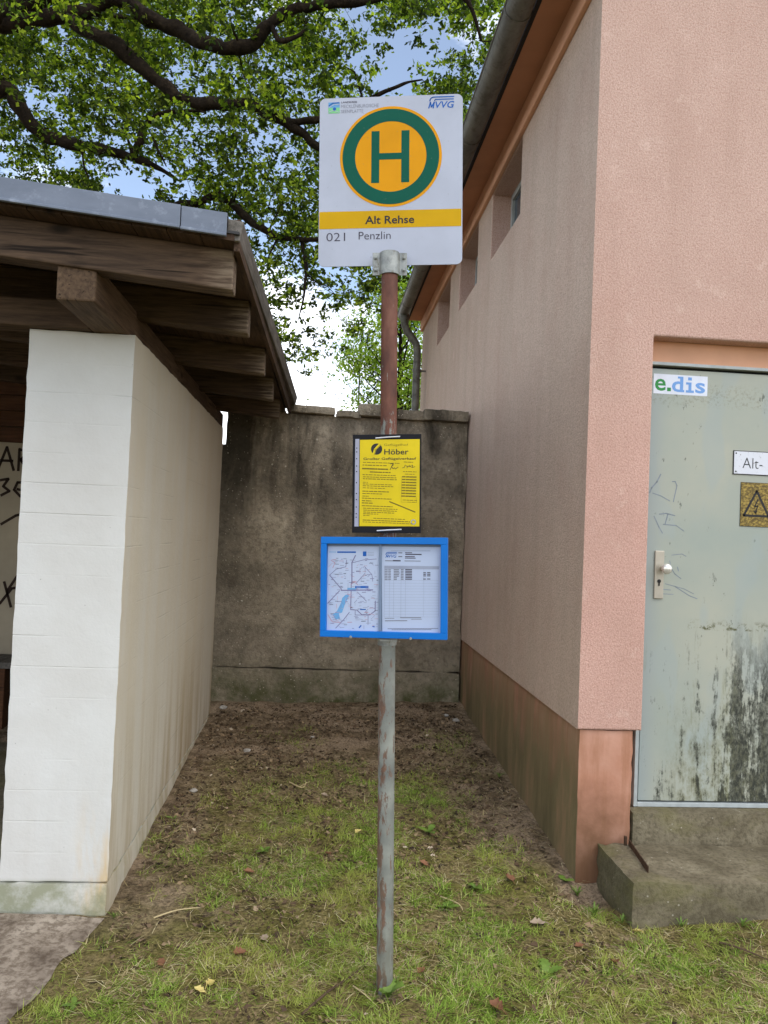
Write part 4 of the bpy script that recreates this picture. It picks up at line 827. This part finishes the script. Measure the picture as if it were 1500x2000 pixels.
# ------------------------------------------------------------------ trees
def leaf_mesh(name, centers, sizes, mat, parent, rng, up=0.5, lobed=True):
    """many small lobed leaves, built in one go"""
    n = len(centers)
    if lobed: base = np.array([(0, 0, 0), (0.17, 0.22, 0.03), (0.13, 0.36, 0.02), (0.30, 0.55, 0.05), (0.20, 0.72, 0.02), (0.0, 1.0, -0.08), (-0.20, 0.72, 0.02), (-0.30, 0.55, 0.05), (-0.13, 0.36, 0.02), (-0.17, 0.22, 0.03)])
    else: base = np.array([(0, 0, 0), (0.26, 0.35, 0.05), (0.2, 0.7, 0.03), (0, 1, -0.06), (-0.2, 0.7, 0.03), (-0.26, 0.35, 0.05)])
    K = len(base); base = base - np.array([0, 0.5, 0])
    nrm = rng.normal(size=(n, 3)); nrm[:, 2] = np.abs(nrm[:, 2]) * 0.8 + up; nrm /= np.linalg.norm(nrm, axis=1)[:, None]
    t = rng.normal(size=(n, 3)); t -= nrm * (t * nrm).sum(1)[:, None]; t /= np.linalg.norm(t, axis=1)[:, None]; s_ = np.cross(t, nrm)
    P = centers[:, None, :] + sizes[:, None, None] * (base[None, :, 0, None] * s_[:, None, :] + base[None, :, 1, None] * t[:, None, :] + base[None, :, 2, None] * nrm[:, None, :])
    org = np.array(parent.location) if parent else np.zeros(3)
    P = (P - org).reshape(-1, 3)
    me = bpy.data.meshes.new(name); me.vertices.add(n * K); me.vertices.foreach_set('co', P.astype(np.float32).ravel())
    me.loops.add(n * K); me.loops.foreach_set('vertex_index', np.arange(n * K, dtype=np.int32))
    me.polygons.add(n); me.polygons.foreach_set('loop_start', np.arange(0, n * K, K, dtype=np.int32)); me.polygons.foreach_set('loop_total', np.full(n, K, dtype=np.int32))
    me.materials.append(mat); me.update(calc_edges=True); me.validate()
    o = bpy.data.objects.new(name, me); COL.objects.link(o); o.parent = parent
    return o
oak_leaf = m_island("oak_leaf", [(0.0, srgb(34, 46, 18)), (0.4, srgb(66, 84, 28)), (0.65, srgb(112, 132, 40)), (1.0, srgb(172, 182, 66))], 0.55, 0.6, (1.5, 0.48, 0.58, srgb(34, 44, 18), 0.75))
pale_leaf = m_island("pale_leaf", [(0.0, srgb(92, 118, 40)), (0.5, srgb(130, 152, 58)), (1.0, srgb(160, 178, 84))], 0.6, 0.5)

oak = thing('oak_tree', (-6.4, 9.4, 0.1), 'large oak with dark crooked limbs spreading over the shelter roof', 'tree')
def smooth_path(pts, rads, n=6):
    P = [Vector(p) for p in pts]; outp, outr = [], []
    rads = list(np.interp(np.linspace(0, 1, len(P)), np.linspace(0, 1, len(rads)), rads))
    for i in range(len(P) - 1):
        a, b_, c, d = P[max(i - 1, 0)], P[i], P[i + 1], P[min(i + 2, len(P) - 1)]
        for k in range(n):
            t = k / n
            outp.append(0.5 * ((2 * b_) + (c - a) * t + (2 * a - 5 * b_ + 4 * c - d) * t * t + (3 * b_ - a - 3 * c + d) * t ** 3)); outr.append(rads[i] + (rads[i + 1] - rads[i]) * t)
    outp.append(P[-1]); outr.append(rads[-1])
    outp = [p + noise.noise_vector(p * 2.1) * min(0.07, outr[i] * 0.9) + noise.noise_vector(p * 6.3) * min(0.03, outr[i] * 0.45) for i, p in enumerate(outp)]
    outr = [r * (1 + 0.35 * noise.noise(outp[i] * 6)) for i, r in enumerate(outr)]
    return outp, outr
T0 = Vector((-6.4, 9.4, 0.1)); T1 = Vector((-6.3, 9.3, 4.0)); T2 = Vector((-6.1, 9.2, 6.4)); T3 = Vector((-5.9, 9.3, 9.5))
limbs = [([T0, (-6.45, 9.4, 1.2), T1, T2, T3], [0.62, 0.48, 0.44, 0.38, 0.22])]
def L(pts, rr, start=None):
    P = [px(x / 2, y / 2, d) for x, y, d in pts]
    if start is not None: P = start + P
    limbs.append((P, rr))
L([(0, 85, 8.6), (130, 82, 8.5), (300, 55, 8.4), (480, 12, 8.3), (640, 80, 8.2), (760, 150, 8.1), (900, 182, 8.0), (985, 170, 8.0), (1040, 110, 8.0), (1130, 45, 8.0), (1260, 22, 7.9), (1420, 8, 7.8), (1600, -60, 7.8)], [0.28, 0.22, 0.15, 0.14, 0.13, 0.125, 0.12, 0.115, 0.11, 0.11, 0.10, 0.09, 0.075, 0.06, 0.04], [T2, Vector((-4.6, 9.0, 7.4))])
L([(260, 88, 8.4), (400, 160, 8.3), (520, 230, 8.3), (600, 305, 8.3), (700, 390, 8.3), (850, 418, 8.3), (1000, 432, 8.3), (1130, 488, 8.3), (1240, 565, 8.3), (1330, 660, 8.4), (1400, 700, 8.4)], [0.11, 0.125, 0.12, 0.12, 0.115, 0.105, 0.095, 0.085, 0.065, 0.045, 0.02])
L([(1120, 482, 8.3), (1250, 462, 8.2), (1400, 400, 8.1), (1560, 330, 8.0), (1650, 310, 8.0)], [0.06, 0.055, 0.045, 0.03, 0.012])
L([(0, 340, 9.2), (90, 425, 9.2), (170, 512, 9.2), (260, 560, 9.2), (380, 578, 9.1), (520, 615, 9.1), (620, 655, 9.1), (700, 705, 9.1)], [0.26, 0.16, 0.15, 0.14, 0.13, 0.12, 0.105, 0.085, 0.05, 0.02], [T1, Vector((-4.9, 9.3, 6.0))])
L([(520, 618, 9.1), (545, 560, 9.0), (565, 490, 9.0), (620, 450, 8.9), (720, 432, 8.8), (800, 440, 8.8)], [0.075, 0.07, 0.065, 0.05, 0.035, 0.015])
L([(380, 840, 9.9), (560, 815, 9.8), (740, 800, 9.6), (840, 770, 9.5), (920, 810, 9.4), (1010, 880, 9.3), (1130, 935, 9.2), (1250, 935, 9.1), (1370, 900, 9.0), (1450, 860, 9.0)], [0.2, 0.13, 0.10, 0.095, 0.085, 0.08, 0.075, 0.065, 0.05, 0.035, 0.015], [Vector((-6.3, 9.35, 3.4))])
L([(1180, 940, 9.2), (1200, 1040, 9.1), (1190, 1150, 9.0), (1165, 1250, 9.0)], [0.045, 0.035, 0.022, 0.008])
L([(590, 520, 8.9), (620, 590, 8.9), (650, 650, 8.9)], [0.03, 0.022, 0.01]); L([(450, 450, 8.9), (500, 540, 9.0), (515, 600, 9.1)], [0.012, 0.022, 0.03]); L([(320, 585, 9.0), (330, 650, 9.0), (345, 700, 9.0), (320, 760, 9.0)], [0.022, 0.018, 0.014, 0.008])
L([(1060, 100, 8.0), (1100, 155, 7.9), (1180, 130, 7.9), (1200, 70, 7.9)], [0.05, 0.04, 0.03, 0.02]); L([(930, 190, 8.1), (955, 300, 8.2), (990, 420, 8.3)], [0.014, 0.012, 0.02]); L([(440, 60, 8.3), (560, 75, 8.3)], [0.04, 0.015])
L([(300, -60, 8.4), (700, -160, 8.0), (1100, -200, 7.6), (1500, -180, 7.4), (1800, -20, 7.4), (1880, 160, 7.5)], [0.16, 0.14, 0.11, 0.08, 0.05, 0.02], [T2])
tb = MB(); nodes = []
for P, rr_ in limbs:
    q, r_ = smooth_path(P, [0.62 * r for r in rr_], 8); tb.tube(q, r_, 10); nodes += [(p, r) for p, r in zip(q, r_)]
rng = np.random.default_rng(7); pyr = random.Random(7)
# crown: clumps hang in the volume around the limbs (forward distance 7.2-11.5 m) with open gaps
gaps = [(775, 108, 92, 70), (840, 60, 40, 60), (560, 150, 30, 26), (190, 320, 55, 22), (60, 400, 60, 20), (105, 120, 22, 30), (250, 215, 22, 14), (700, 215, 22, 60), (240, 345, 50, 26), (660, 760, 120, 60), (775, 690, 40, 50), (30, 235, 26, 16), (430, 330, 26, 18), (560, 620, 18, 40), (20, 300, 26, 22)]
def dens(x, y):
    for gx_, gy_, a, b_ in gaps:
        if ((x - gx_) / a) ** 2 + ((y - gy_) / b_) ** 2 < 1: return 0.0
    if noise.noise(Vector((x / 62, y / 48, 4.7))) < -0.24: return 0.08
    if x < 480: return 1.0 if y < 430 else 0.2
    if x < 640: return 1.0 if y < 480 else (1.0 if y < 600 else (0.85 if y < 700 else 0.0))
    if x < 760: return 0.9 if y < 420 else (0.95 if y < 580 else (0.6 if y < 670 else 0.0))
    if x < 900: return 1.0 if (y < 40 or 120 < y < 330) else 0.0
    if x < 1000: return 1.0 if y < 130 else 0.0
    return 0.4 if y < 0 else 0.0
clumps = []
def add_clump(x, y, d, s): clumps.append((px(x, y, d), s))
tries = 0
while len(clumps) < 800 and tries < 20000:
    tries += 1; x, y = pyr.uniform(-120, 1020), pyr.uniform(-120, 700)
    if pyr.random() < dens(x, y): add_clump(x, y, pyr.uniform(7.5, 8.4) if pyr.random() < 0.10 else pyr.uniform(9.0, 12.0), pyr.uniform(0.18, 0.34))
n_in = len(clumps)
for i in range(170):                                       # the rest of the crown, over and beside the frame
    x, y = pyr.uniform(-1500, 1300), pyr.uniform(-1000, 500)
    if -130 < x < 1030 and y > -130: continue
    if x > 1030 and y > -150: continue
    add_clump(x, y, pyr.uniform(7.4, 11.5), pyr.uniform(0.32, 0.55))
cen, siz = [], []
NP = np.array([tuple(p) for p, r in nodes]); NR = [r for p, r in nodes]
order = sorted(range(len(clumps)), key=lambda i: float(np.min(np.linalg.norm(NP - np.array(clumps[i][0]), axis=1))))
for ii in order:
    c, s_ = clumps[ii]; cv = np.array(c)
    dd = np.linalg.norm(NP - cv, axis=1); j = int(np.argmin(dd)); a = Vector(NP[j])
    if dd[j] < 2.2 and dd[j] > 0.05:
        m1 = a.lerp(c, 0.35) + Vector((pyr.uniform(-1, 1), pyr.uniform(-1, 1), pyr.uniform(-0.2, 1))) * 0.10 * dd[j]; m2 = a.lerp(c, 0.7) + Vector((pyr.uniform(-1, 1), pyr.uniform(-1, 1), pyr.uniform(-0.5, 1))) * 0.10 * dd[j]
        r_ = min(NR[j] * 0.6, 0.012 + 0.010 * dd[j]); tb.tube([a, m1, m2, c], [r_, r_ * 0.75, r_ * 0.5, 0.004], 5, False)
        NP = np.vstack([NP, np.array([tuple(m1), tuple(m2), tuple(c)])]); NR += [r_ * 0.75, r_ * 0.55, 0.006]
    k = int(150 * (s_ / 0.3) ** 1.5) if ii < n_in else int(70 * (s_ / 0.4) ** 1.5)
    sub = rng.normal(size=(8, 3)) * s_ * np.array([0.70, 0.70, 0.48])             # sprays inside the clump
    pts = sub[rng.integers(0, 8, k)] + rng.normal(size=(k, 3)) * s_ * np.array([0.20, 0.20, 0.11])
    cen.append(pts + cv); siz.append(rng.uniform(0.046, 0.090, k) * (1.0 if ii < n_in else 1.35))
trunk = tb.build('trunk', bark, oak)
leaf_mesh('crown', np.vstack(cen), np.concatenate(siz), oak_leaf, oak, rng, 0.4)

def small_tree(name, base, h, spread, nl, label, cat, mat, seed, bare=0.0, lsz=(0.06, 0.10), tr=1.0, nb=46, grp=None, crown_lo=0.25):
    t = thing(name, base, label, cat, grp); R = random.Random(seed); rg = np.random.default_rng(seed); tb = MB(); B = Vector(base); cc, ss = [], []
    top = B + Vector((R.uniform(-.3, .3), R.uniform(-.3, .3), h)); q, r_ = smooth_path([B, B.lerp(top, 0.4) + Vector((R.uniform(-.15, .15), 0, 0)), B.lerp(top, 0.75), top], [0.11 * tr, 0.08 * tr, 0.05 * tr, 0.01]); tb.tube(q, r_, 8)
    for i in range(nb):
        f = R.uniform(crown_lo, 0.98); a = B.lerp(top, f); an = R.uniform(0, 6.283); ln = spread * (1.15 - f) * R.uniform(0.6, 1.2) + 0.3
        e = a + Vector((math.cos(an) * ln, math.sin(an) * ln, R.uniform(0.1, 1.3) * ln)); m1 = a.lerp(e, 0.5) + Vector((0, 0, -0.05 * ln)); tb.tube([a, m1, e], [0.022 * tr, 0.014 * tr, 0.004], 5, False)
        for j in range(5):
            f2 = R.uniform(0.3, 1.0); s0 = a.lerp(e, f2); d = Vector((R.uniform(-1, 1), R.uniform(-1, 1), R.uniform(0.0, 1.0))) * 0.5; tb.tube([s0, s0 + d * 0.5 + Vector((0, 0, .03)), s0 + d], [0.010 * tr + 0.002, 0.007 * tr + 0.001, 0.003], 4, False)
            if R.random() > bare:
                k = nl; cc.append(np.array(s0 + d * 0.8) + rg.normal(size=(k, 3)) * 0.17); ss.append(rg.uniform(*lsz, k))
    tb.build('trunk', bark, t); leaf_mesh('crown', np.vstack(cc), np.concatenate(ss), mat, t, rg, 0.4, False); return t
small_tree('young_tree', (1.62, 15.2, 0.1), 6.3, 1.7, 70, 'yellow-green leafy young tree behind the wall beside the downpipe', 'tree', pale_leaf, 21)
small_tree('bare_tree', (0.75, 18.5, 0.1), 6.6, 2.2, 5, 'thin half-bare tree with fine twigs beyond the concrete wall', 'tree', pale_leaf, 33, 0.75, (0.05, 0.09), 0.4, 30)

# ------------------------------------------------------------------ grass, litter
rng = np.random.default_rng(3)
def fbm(x, y, s, seed): return np.array([noise.fractal(Vector((a * s, b * s, seed)), 0.6, 2.0, 4) for a, b in zip(x, y)])
def blades(name, n, region, mat, label, lenr, flat, widr, densf, cat):
    X = rng.uniform(region[0], region[1], n); Yv = rng.uniform(region[2], region[3], n)
    keep = rng.random(n) < densf(X, Yv); X, Yv = X[keep], Yv[keep]; n = len(X)
    Z = np.array([gz(a, b_) for a, b_ in zip(X, Yv)])
    L_ = rng.uniform(*lenr, n); wd = rng.uniform(*widr, n); an = rng.normal(0, 0.9, n) + 9.0 * fbm(X, Yv, 3.0, 50.0); el = rng.uniform(*flat, n)
    dx, dy = np.cos(an) * np.cos(el), np.sin(an) * np.cos(el); dz = np.sin(el); cx2, cy2 = -np.sin(an), np.cos(an)
    P = np.zeros((n, 5, 3)); droop = rng.uniform(0.0, 0.5, n) * L_
    for k, (t, ww) in enumerate(((0, 1), (0, -1), (0.55, -0.8), (0.55, 0.8), (1.0, 0))):
        P[:, k, 0] = X + dx * L_ * t + cx2 * wd * ww / 2; P[:, k, 1] = Yv + dy * L_ * t + cy2 * wd * ww / 2
        P[:, k, 2] = np.maximum(Z + dz * L_ * t - droop * t * t + 0.002, Z + 0.001 + 0.006 * t)
    me = bpy.data.meshes.new(name); me.vertices.add(n * 5); me.vertices.foreach_set('co', P.astype(np.float32).ravel())
    idx = (np.arange(n)[:, None] * 5 + np.array([0, 1, 2, 3, 3, 2, 4])[None, :]).astype(np.int32).ravel()
    me.loops.add(n * 7); me.loops.foreach_set('vertex_index', idx); me.polygons.add(n * 2)
    ls = (np.arange(n)[:, None] * 7 + np.array([0, 4])[None, :]).astype(np.int32).ravel(); me.polygons.foreach_set('loop_start', ls); me.polygons.foreach_set('loop_total', np.tile(np.array([4, 3], dtype=np.int32), n))
    me.materials.append(mat); me.update(calc_edges=True); me.validate(); o = bpy.data.objects.new(name, me); COL.objects.link(o); return tag(o, label, cat, None, 'stuff')
def turf(X, Y):
    d = np.clip((5.5 - Y - 1.3 * fbm(X, Y, 1.3, 1.0)) / 1.9, 0, 1)
    lw = np.clip((X + 0.62 + 0.5 * fbm(X, Y, 1.8, 4.0)) / 0.4, 0, 1); d *= np.where(Y > 3.0, lw, np.clip((X + 0.80 + 0.20 * (3.15 - Y)) / 0.08, 0, 1))
    d *= np.where((Y > 3.4), np.clip((1.15 - X + 0.2 * fbm(X, Y, 3, 9.0)) / 0.3, 0.03, 1), 1.0)
    d *= np.where((Y > 3.06) & (X > 1.31), 0, 1) * np.where((X > 1.16) & (Y > 3.24), 0.05, 1)
    pch = np.clip(0.50 + 1.5 * fbm(X, Y, 2.4, 7.0) + 0.9 * fbm(X, Y, 9.0, 3.0), 0.05, 1); return d * pch
REG = (-1.15, 2.3, 1.9, 6.0)
grass_g = m_island("grass_green", [(0.0, srgb(84, 106, 36)), (0.4, srgb(122, 150, 52)), (0.8, srgb(152, 176, 74)), (1.0, srgb(190, 198, 112))], 0.65, 0.3, (2.4, 0.46, 0.6, srgb(164, 158, 84), 0.6))
straw_m = m_island("dry_straw", [(0.0, srgb(124, 104, 64)), (0.4, srgb(168, 150, 102)), (0.75, srgb(198, 182, 134)), (1.0, srgb(220, 208, 168))], 0.8)
litter_m = m_island("litter_bits", [(0.0, srgb(44, 34, 25)), (0.5, srgb(92, 73, 54)), (0.82, srgb(142, 120, 92)), (0.985, srgb(150, 128, 98)), (1.0, srgb(206, 190, 166))], 0.85)
blades('grass', 340000, REG, grass_g, 'short patchy green grass around the pole', (0.012, 0.060), (0.05, 1.0), (0.0012, 0.0028), turf, 'grass')
blades('dry_grass', 170000, REG, straw_m, 'dry straw and cut grass lying among the green', (0.02, 0.095), (0.0, 0.35), (0.0010, 0.0024), lambda X, Y: np.clip(turf(X, Y) * 0.8 + 0.12 * (Y < 5.0) * (Y > 2.2) * (X > -0.78) * (1 - (X > 1.3) * (Y > 3.06)), 0, 1) * np.clip(0.6 + 1.2 * fbm(X, Y, 2.6, 17.0), 0.08, 1), 'grass')
def lit(X, Y):
    ok = (X > -0.76) & (X < 1.2) | ((Y < 3.05) & (X > -0.7)); return np.where(ok, np.clip(0.35 + 0.9 * fbm(X, Y, 2.0, 30.0) + 0.45 * (Y > 3.6), 0.05, 1), 0)
n = 36000; X = rng.uniform(-0.8, 2.2, n); Yv = 1.9 + 4.45 * rng.random(n); kp = rng.random(n) < lit(X, Yv); X, Yv = X[kp], Yv[kp]
cc = np.stack([X, Yv, np.array([gz(a, b_) for a, b_ in zip(X, Yv)]) + 0.004], 1)
lo = leaf_mesh('leaf_litter', cc, np.minimum(0.045, rng.gamma(2.0, 0.0065, len(X)) + 0.005), litter_m, None, rng, 1.4, True); tag(lo, 'brown crumbs of dead leaf and bark on the alley floor', 'leaf litter', None, 'stuff')

# ------------------------------------------------------------------ countable small things on the ground
dead_b = m_island("dead_leaf", [(0.0, srgb(112, 74, 52)), (1.0, srgb(138, 98, 70))], 0.75); dead_y = m_island("yellow_leaf", [(0.0, srgb(190, 170, 96)), (1.0, srgb(206, 188, 120))], 0.7); dead_g = m_island("pale_dead_leaf", [(0.0, srgb(150, 132, 112)), (1.0, srgb(168, 150, 128))], 0.8)
def ground_leaf(pxy, size, mat, label, rotz, curl=0.35, g='fallen leaves on the grass'):
    d = (fwd + rgt * ((pxy[0] - 750) / FPX) - upv * ((pxy[1] - 1000) / FPX)); t = -CAM.z / d.z
    for _ in range(6): p = CAM + d * t; t = (gz(p.x, p.y) - CAM.z) / d.z
    size *= 0.82; p = CAM + d * t; b = MB(); nu_, nv_ = 6, 8; R = random.Random(int(pxy[0] * 7 + pxy[1]))
    for j in range(nv_ + 1):
        v = j / nv_; wdt = 0.34 * math.sin(math.pi * min(1, v * 0.96 + 0.03)) ** 0.7 * (1 + 0.28 * math.cos(v * 19))
        for i in range(nu_ + 1):
            u = i / nu_ * 2 - 1; b.v.append((u * wdt * size, (v - 0.5) * size, 0.012 + size * (curl * (0.5 * u * u * wdt * 2 + (v - 0.5) ** 2 * 0.8) + 0.05 * math.sin(u * 3 + v * 7 + R.random()))))
    for j in range(nv_):
        for i in range(nu_): a = j * (nu_ + 1) + i; b.face((a, a + 1, a + nu_ + 2, a + nu_ + 1), True)
    b.tube([(0, -0.5 * size, 0.012 + size * curl * 0.2), (0.05 * size, -0.75 * size, 0.01)], 0.0012, 5)
    o = b.build('fallen_leaf', mat, None, local=True); o.location = p; o.rotation_euler = (R.uniform(-.3, .3), R.uniform(-.3, .3), rotz); return tag(o, label, 'leaf', g)
for a in (((388, 1940), 0.05, dead_y, 'small yellow leaf lying left of a curled one near the bottom edge', 1.2), ((412, 1931), 0.055, dead_y, 'curled yellow leaf standing up near the bottom edge, left of the pole', -0.5, 0.9),
          ((517, 1838), 0.055, dead_g, 'pale grey leaf on the grass left of the pole, above the yellow pair', 0.4), ((465, 1868), 0.06, dead_b, 'reddish brown folded leaf left of the pole, beside a pale grey one', 2.0, 0.8), ((484, 1708), 0.055, dead_b, 'rust red curled leaf halfway along the path to the wall', 1.7, 0.7),
          ((827, 1690), 0.055, dead_b, 'pinkish brown leaf right of the pole at the edge of the grass', 0.9), ((822, 1902), 0.05, dead_b, 'small orange brown leaf just right of the pole foot', 2.4), ((995, 1720), 0.075, dead_b, 'star shaped brown leaf in front of the plinth corner', 0.2),
          ((1050, 1808), 0.075, dead_g, 'large greyish dead leaf on the grass in front of the plinth', 1.4), ((1202, 1886), 0.06, dead_b, 'russet leaf on the grass in front of the step', 2.9, 0.6), ((970, 1975), 0.07, dead_b, 'crumpled brown leaf at the bottom edge right of the pole', 0.6, 0.9),
          ((1245, 1826), 0.045, dead_y, 'tiny bright yellow leaf just below the step', 0.7, 0.7), ((633, 1556), 0.05, dead_g, 'pale beige leaf on bare earth left of the pole', 1.0), ((700, 1630), 0.05, dead_y, 'pale yellow curved leaf next to the pole on the left', 2.2, 0.8),
          ((640, 1672), 0.055, dead_b, 'tan leaf left of the pole beside the darker earth', 0.3), ((1130, 1852), 0.045, dead_b, 'small brown leaf on the grass left of the step corner', 1.8), ((316, 1885), 0.05, dead_b, 'brown leaf near the paving edge on the left', 0.5)):
    ground_leaf(*a)
def on_ground(x, y):
    d = (fwd + rgt * ((x - 750) / FPX) - upv * ((y - 1000) / FPX)); t = -CAM.z / d.z
    for _ in range(8): p = CAM + d * t; t = (gz(p.x, p.y) - CAM.z) / d.z
    return CAM + d * t
def twig(pts, r, mat, label, forks=()):
    P = [on_ground(*p) + Vector((0, 0, 0.008 + 0.008 * math.sin(i * 2.1))) for i, p in enumerate(pts)]; b = MB(); q, rr_ = smooth_path(P, list(np.linspace(r, r * 0.5, len(P))), 4); b.tube(q, rr_, 7)
    for i, dx, dy in forks: b.tube([q[i], q[i] + Vector((dx, dy, 0.02))], [r * 0.5, r * 0.2], 5)
    return tag(b.build('twig', mat, None, origin=P[0]), label, 'twig', 'twigs on the ground')
twig_m = plain('twig_bark', srgb(86, 70, 56), 0.9, 0.1, 0, 0.3, 60); pale_w = plain("dry_stalk", srgb(186, 168, 126), 0.8); 
twig([(590, 1985), (640, 1945), (675, 1915), (712, 1890)], 0.0045, twig_m, 'dark brown twig on the grass left of the pole foot', ((6, 0.03, 0.01),)); twig([(1405, 1845), (1440, 1858), (1500, 1875)], 0.005, twig_m, 'dark stick lying in front of the step near the right edge')
twig([(300, 1797), (345, 1785), (398, 1772)], 0.0032, pale_w, 'pale dry stalk beside the shelter wall base'); twig([(690, 1930), (712, 1950), (740, 1968)], 0.0026, pale_w, 'short pale stalk lying left of the pole foot'); twig([(860, 1755), (895, 1772), (905, 1782)], 0.0026, pale_w, 'pale stalk right of the pole on green grass')
twig([(565, 1530), (590, 1543), (598, 1528)], 0.005, pale_w, 'forked pale twig on the bare earth of the alley', ((3, 0.06, 0.04),))
stone_m = Mat("stone", 0.9, 0.2); stone_m.color(stone_m.ramp(stone_m.noise(40, 5), [(0.3, srgb(140, 134, 124)), (0.7, srgb(186, 180, 170))])); stone_m = stone_m.m
def stone(x, y, s, label, sd):
    p = on_ground(x, y); bm = bmesh.new(); bmesh.ops.create_icosphere(bm, subdivisions=3, radius=s)
    for v in bm.verts: v.co = v.co * (1 + 0.35 * noise.noise(v.co * (1.2 / s) + Vector((sd, 0, 0)))); v.co.z *= 0.5
    me = bpy.data.meshes.new('stone'); bm.to_mesh(me); bm.free(); me.materials.append(stone_m)
    for q in me.polygons: q.use_smooth = True
    o = bpy.data.objects.new('stone', me); COL.objects.link(o); o.location = p + Vector((0, 0, s * 0.2)); tag(o, label, 'stone', 'stones on the alley floor')
stone(482, 1467, 0.024, 'white stone on the bare earth in the alley', 1); stone(378, 1545, 0.022, 'flat pale stone beside the shelter wall', 2); stone(890, 1408, 0.028, 'grey stone at the foot of the pink building far back', 3); stone(436, 1383, 0.03, 'pale stone in the left corner by the concrete wall', 4)
stone(610, 1440, 0.014, 'small pale pebble in the middle of the dark earth', 5); stone(872, 1398, 0.02, 'small whitish stone in the right corner by the concrete wall', 6)
weed_leaf = Mat("weed_leaf", 0.5, 0.3); weed_leaf.color(weed_leaf.ramp(weed_leaf.noise(20, 4), [(0.3, srgb(78, 104, 36)), (0.7, srgb(112, 136, 56))])); weed_leaf = weed_leaf.m
def weed(x, y, sz, nl, label, sd, el=(0.3, 1.1), wid=0.22):
    p = on_ground(x, y); R = random.Random(sd); b = MB()
    for i in range(nl):
        an = i * 6.283 / nl + R.uniform(-0.5, 0.5); e = R.uniform(*el); Ln = sz * 0.8 * R.uniform(0.5, 1.2); n0 = len(b.v); S = 8
        for k in range(S + 1):
            t = k / S; r_ = Ln * t; wd = Ln * wid * math.sin(math.pi * min(1, t * 0.9 + 0.06)) ** 0.8 * (1 + 0.25 * math.cos(k * 3.1)); zc = r_ * math.sin(e) * (1 - 0.55 * t); hr = r_ * math.cos(e)
            for u in (-1, 0, 1): b.v.append((math.cos(an) * hr - math.sin(an) * wd * u, math.sin(an) * hr + math.cos(an) * wd * u, 0.004 + zc + (0.12 * wd if u else 0)))
        for k in range(S):
            for u in range(2): a = n0 + k * 3 + u; b.face((a, a + 1, a + 4, a + 3), True)
    o = b.build('weed', weed_leaf, None, local=True); o.location = p; return tag(o, label, 'weed', 'broad-leaved weeds in the grass')
weed(757, 1950, 0.15, 4, 'bright green broad-leaved weed at the foot of the pole', 1, (0.5, 1.2)); weed(838, 1628, 0.10, 5, 'dandelion rosette right of the pole near the plinth', 2); weed(925, 1738, 0.085, 5, 'small fresh weed on the grass between pole and plinth', 3); weed(1102, 1722, 0.08, 3, 'round-leaved weed growing against the plinth corner', 4, (0.3, 0.9), 0.3); weed(1068, 1905, 0.09, 6, 'yellow-green weed on the grass in front of the step', 5, (0.2, 0.8))
weed(515, 1665, 0.07, 5, 'small weed on the earth left of the pole', 6); weed(870, 1775, 0.09, 6, 'leafy weed right of the pole in green grass', 7); weed(340, 1602, 0.08, 5, 'grass tuft weed beside the shelter wall foot', 8, (0.4, 1.2), 0.1); weed(145, 1965, 0.06, 4, 'tiny weed at the paving edge bottom left', 9); weed(1330, 1632, 0.06, 9, 'thin green tuft growing in the joint under the door', 10, (0.3, 1.2), 0.05)

def tuft(x, y, h, n, label, sd): 
    o = weed(x, y, h, n, label, sd, (0.75, 1.45), 0.035); o.name = 'grass_tuft'; o.data.name = 'grass_tuft'; o['category'] = 'grass tuft'; o['group'] = 'grass tufts at the edges'
tuft(738, 1936, 0.09, 16, 'grass tuft on the left of the pole foot', 21); tuft(772, 1930, 0.08, 14, 'grass tuft on the right of the pole foot', 22)
tuft(1128, 1752, 0.10, 18, 'bright grass tuft in front of the plinth corner', 23); tuft(1160, 1790, 0.11, 20, 'long grass tuft leaning on the left side of the step', 24); tuft(1215, 1806, 0.09, 18, 'grass tuft at the front corner of the step', 25)
tuft(1330, 1812, 0.08, 16, 'grass tuft under the middle of the step front', 26); tuft(1450, 1812, 0.08, 16, 'grass tuft under the step front near the right edge', 27); tuft(222, 1795, 0.07, 12, 'small grass tuft at the corner of the shelter wall', 28); tuft(975, 1520, 0.09, 16, 'grass tuft halfway along the plinth', 29)
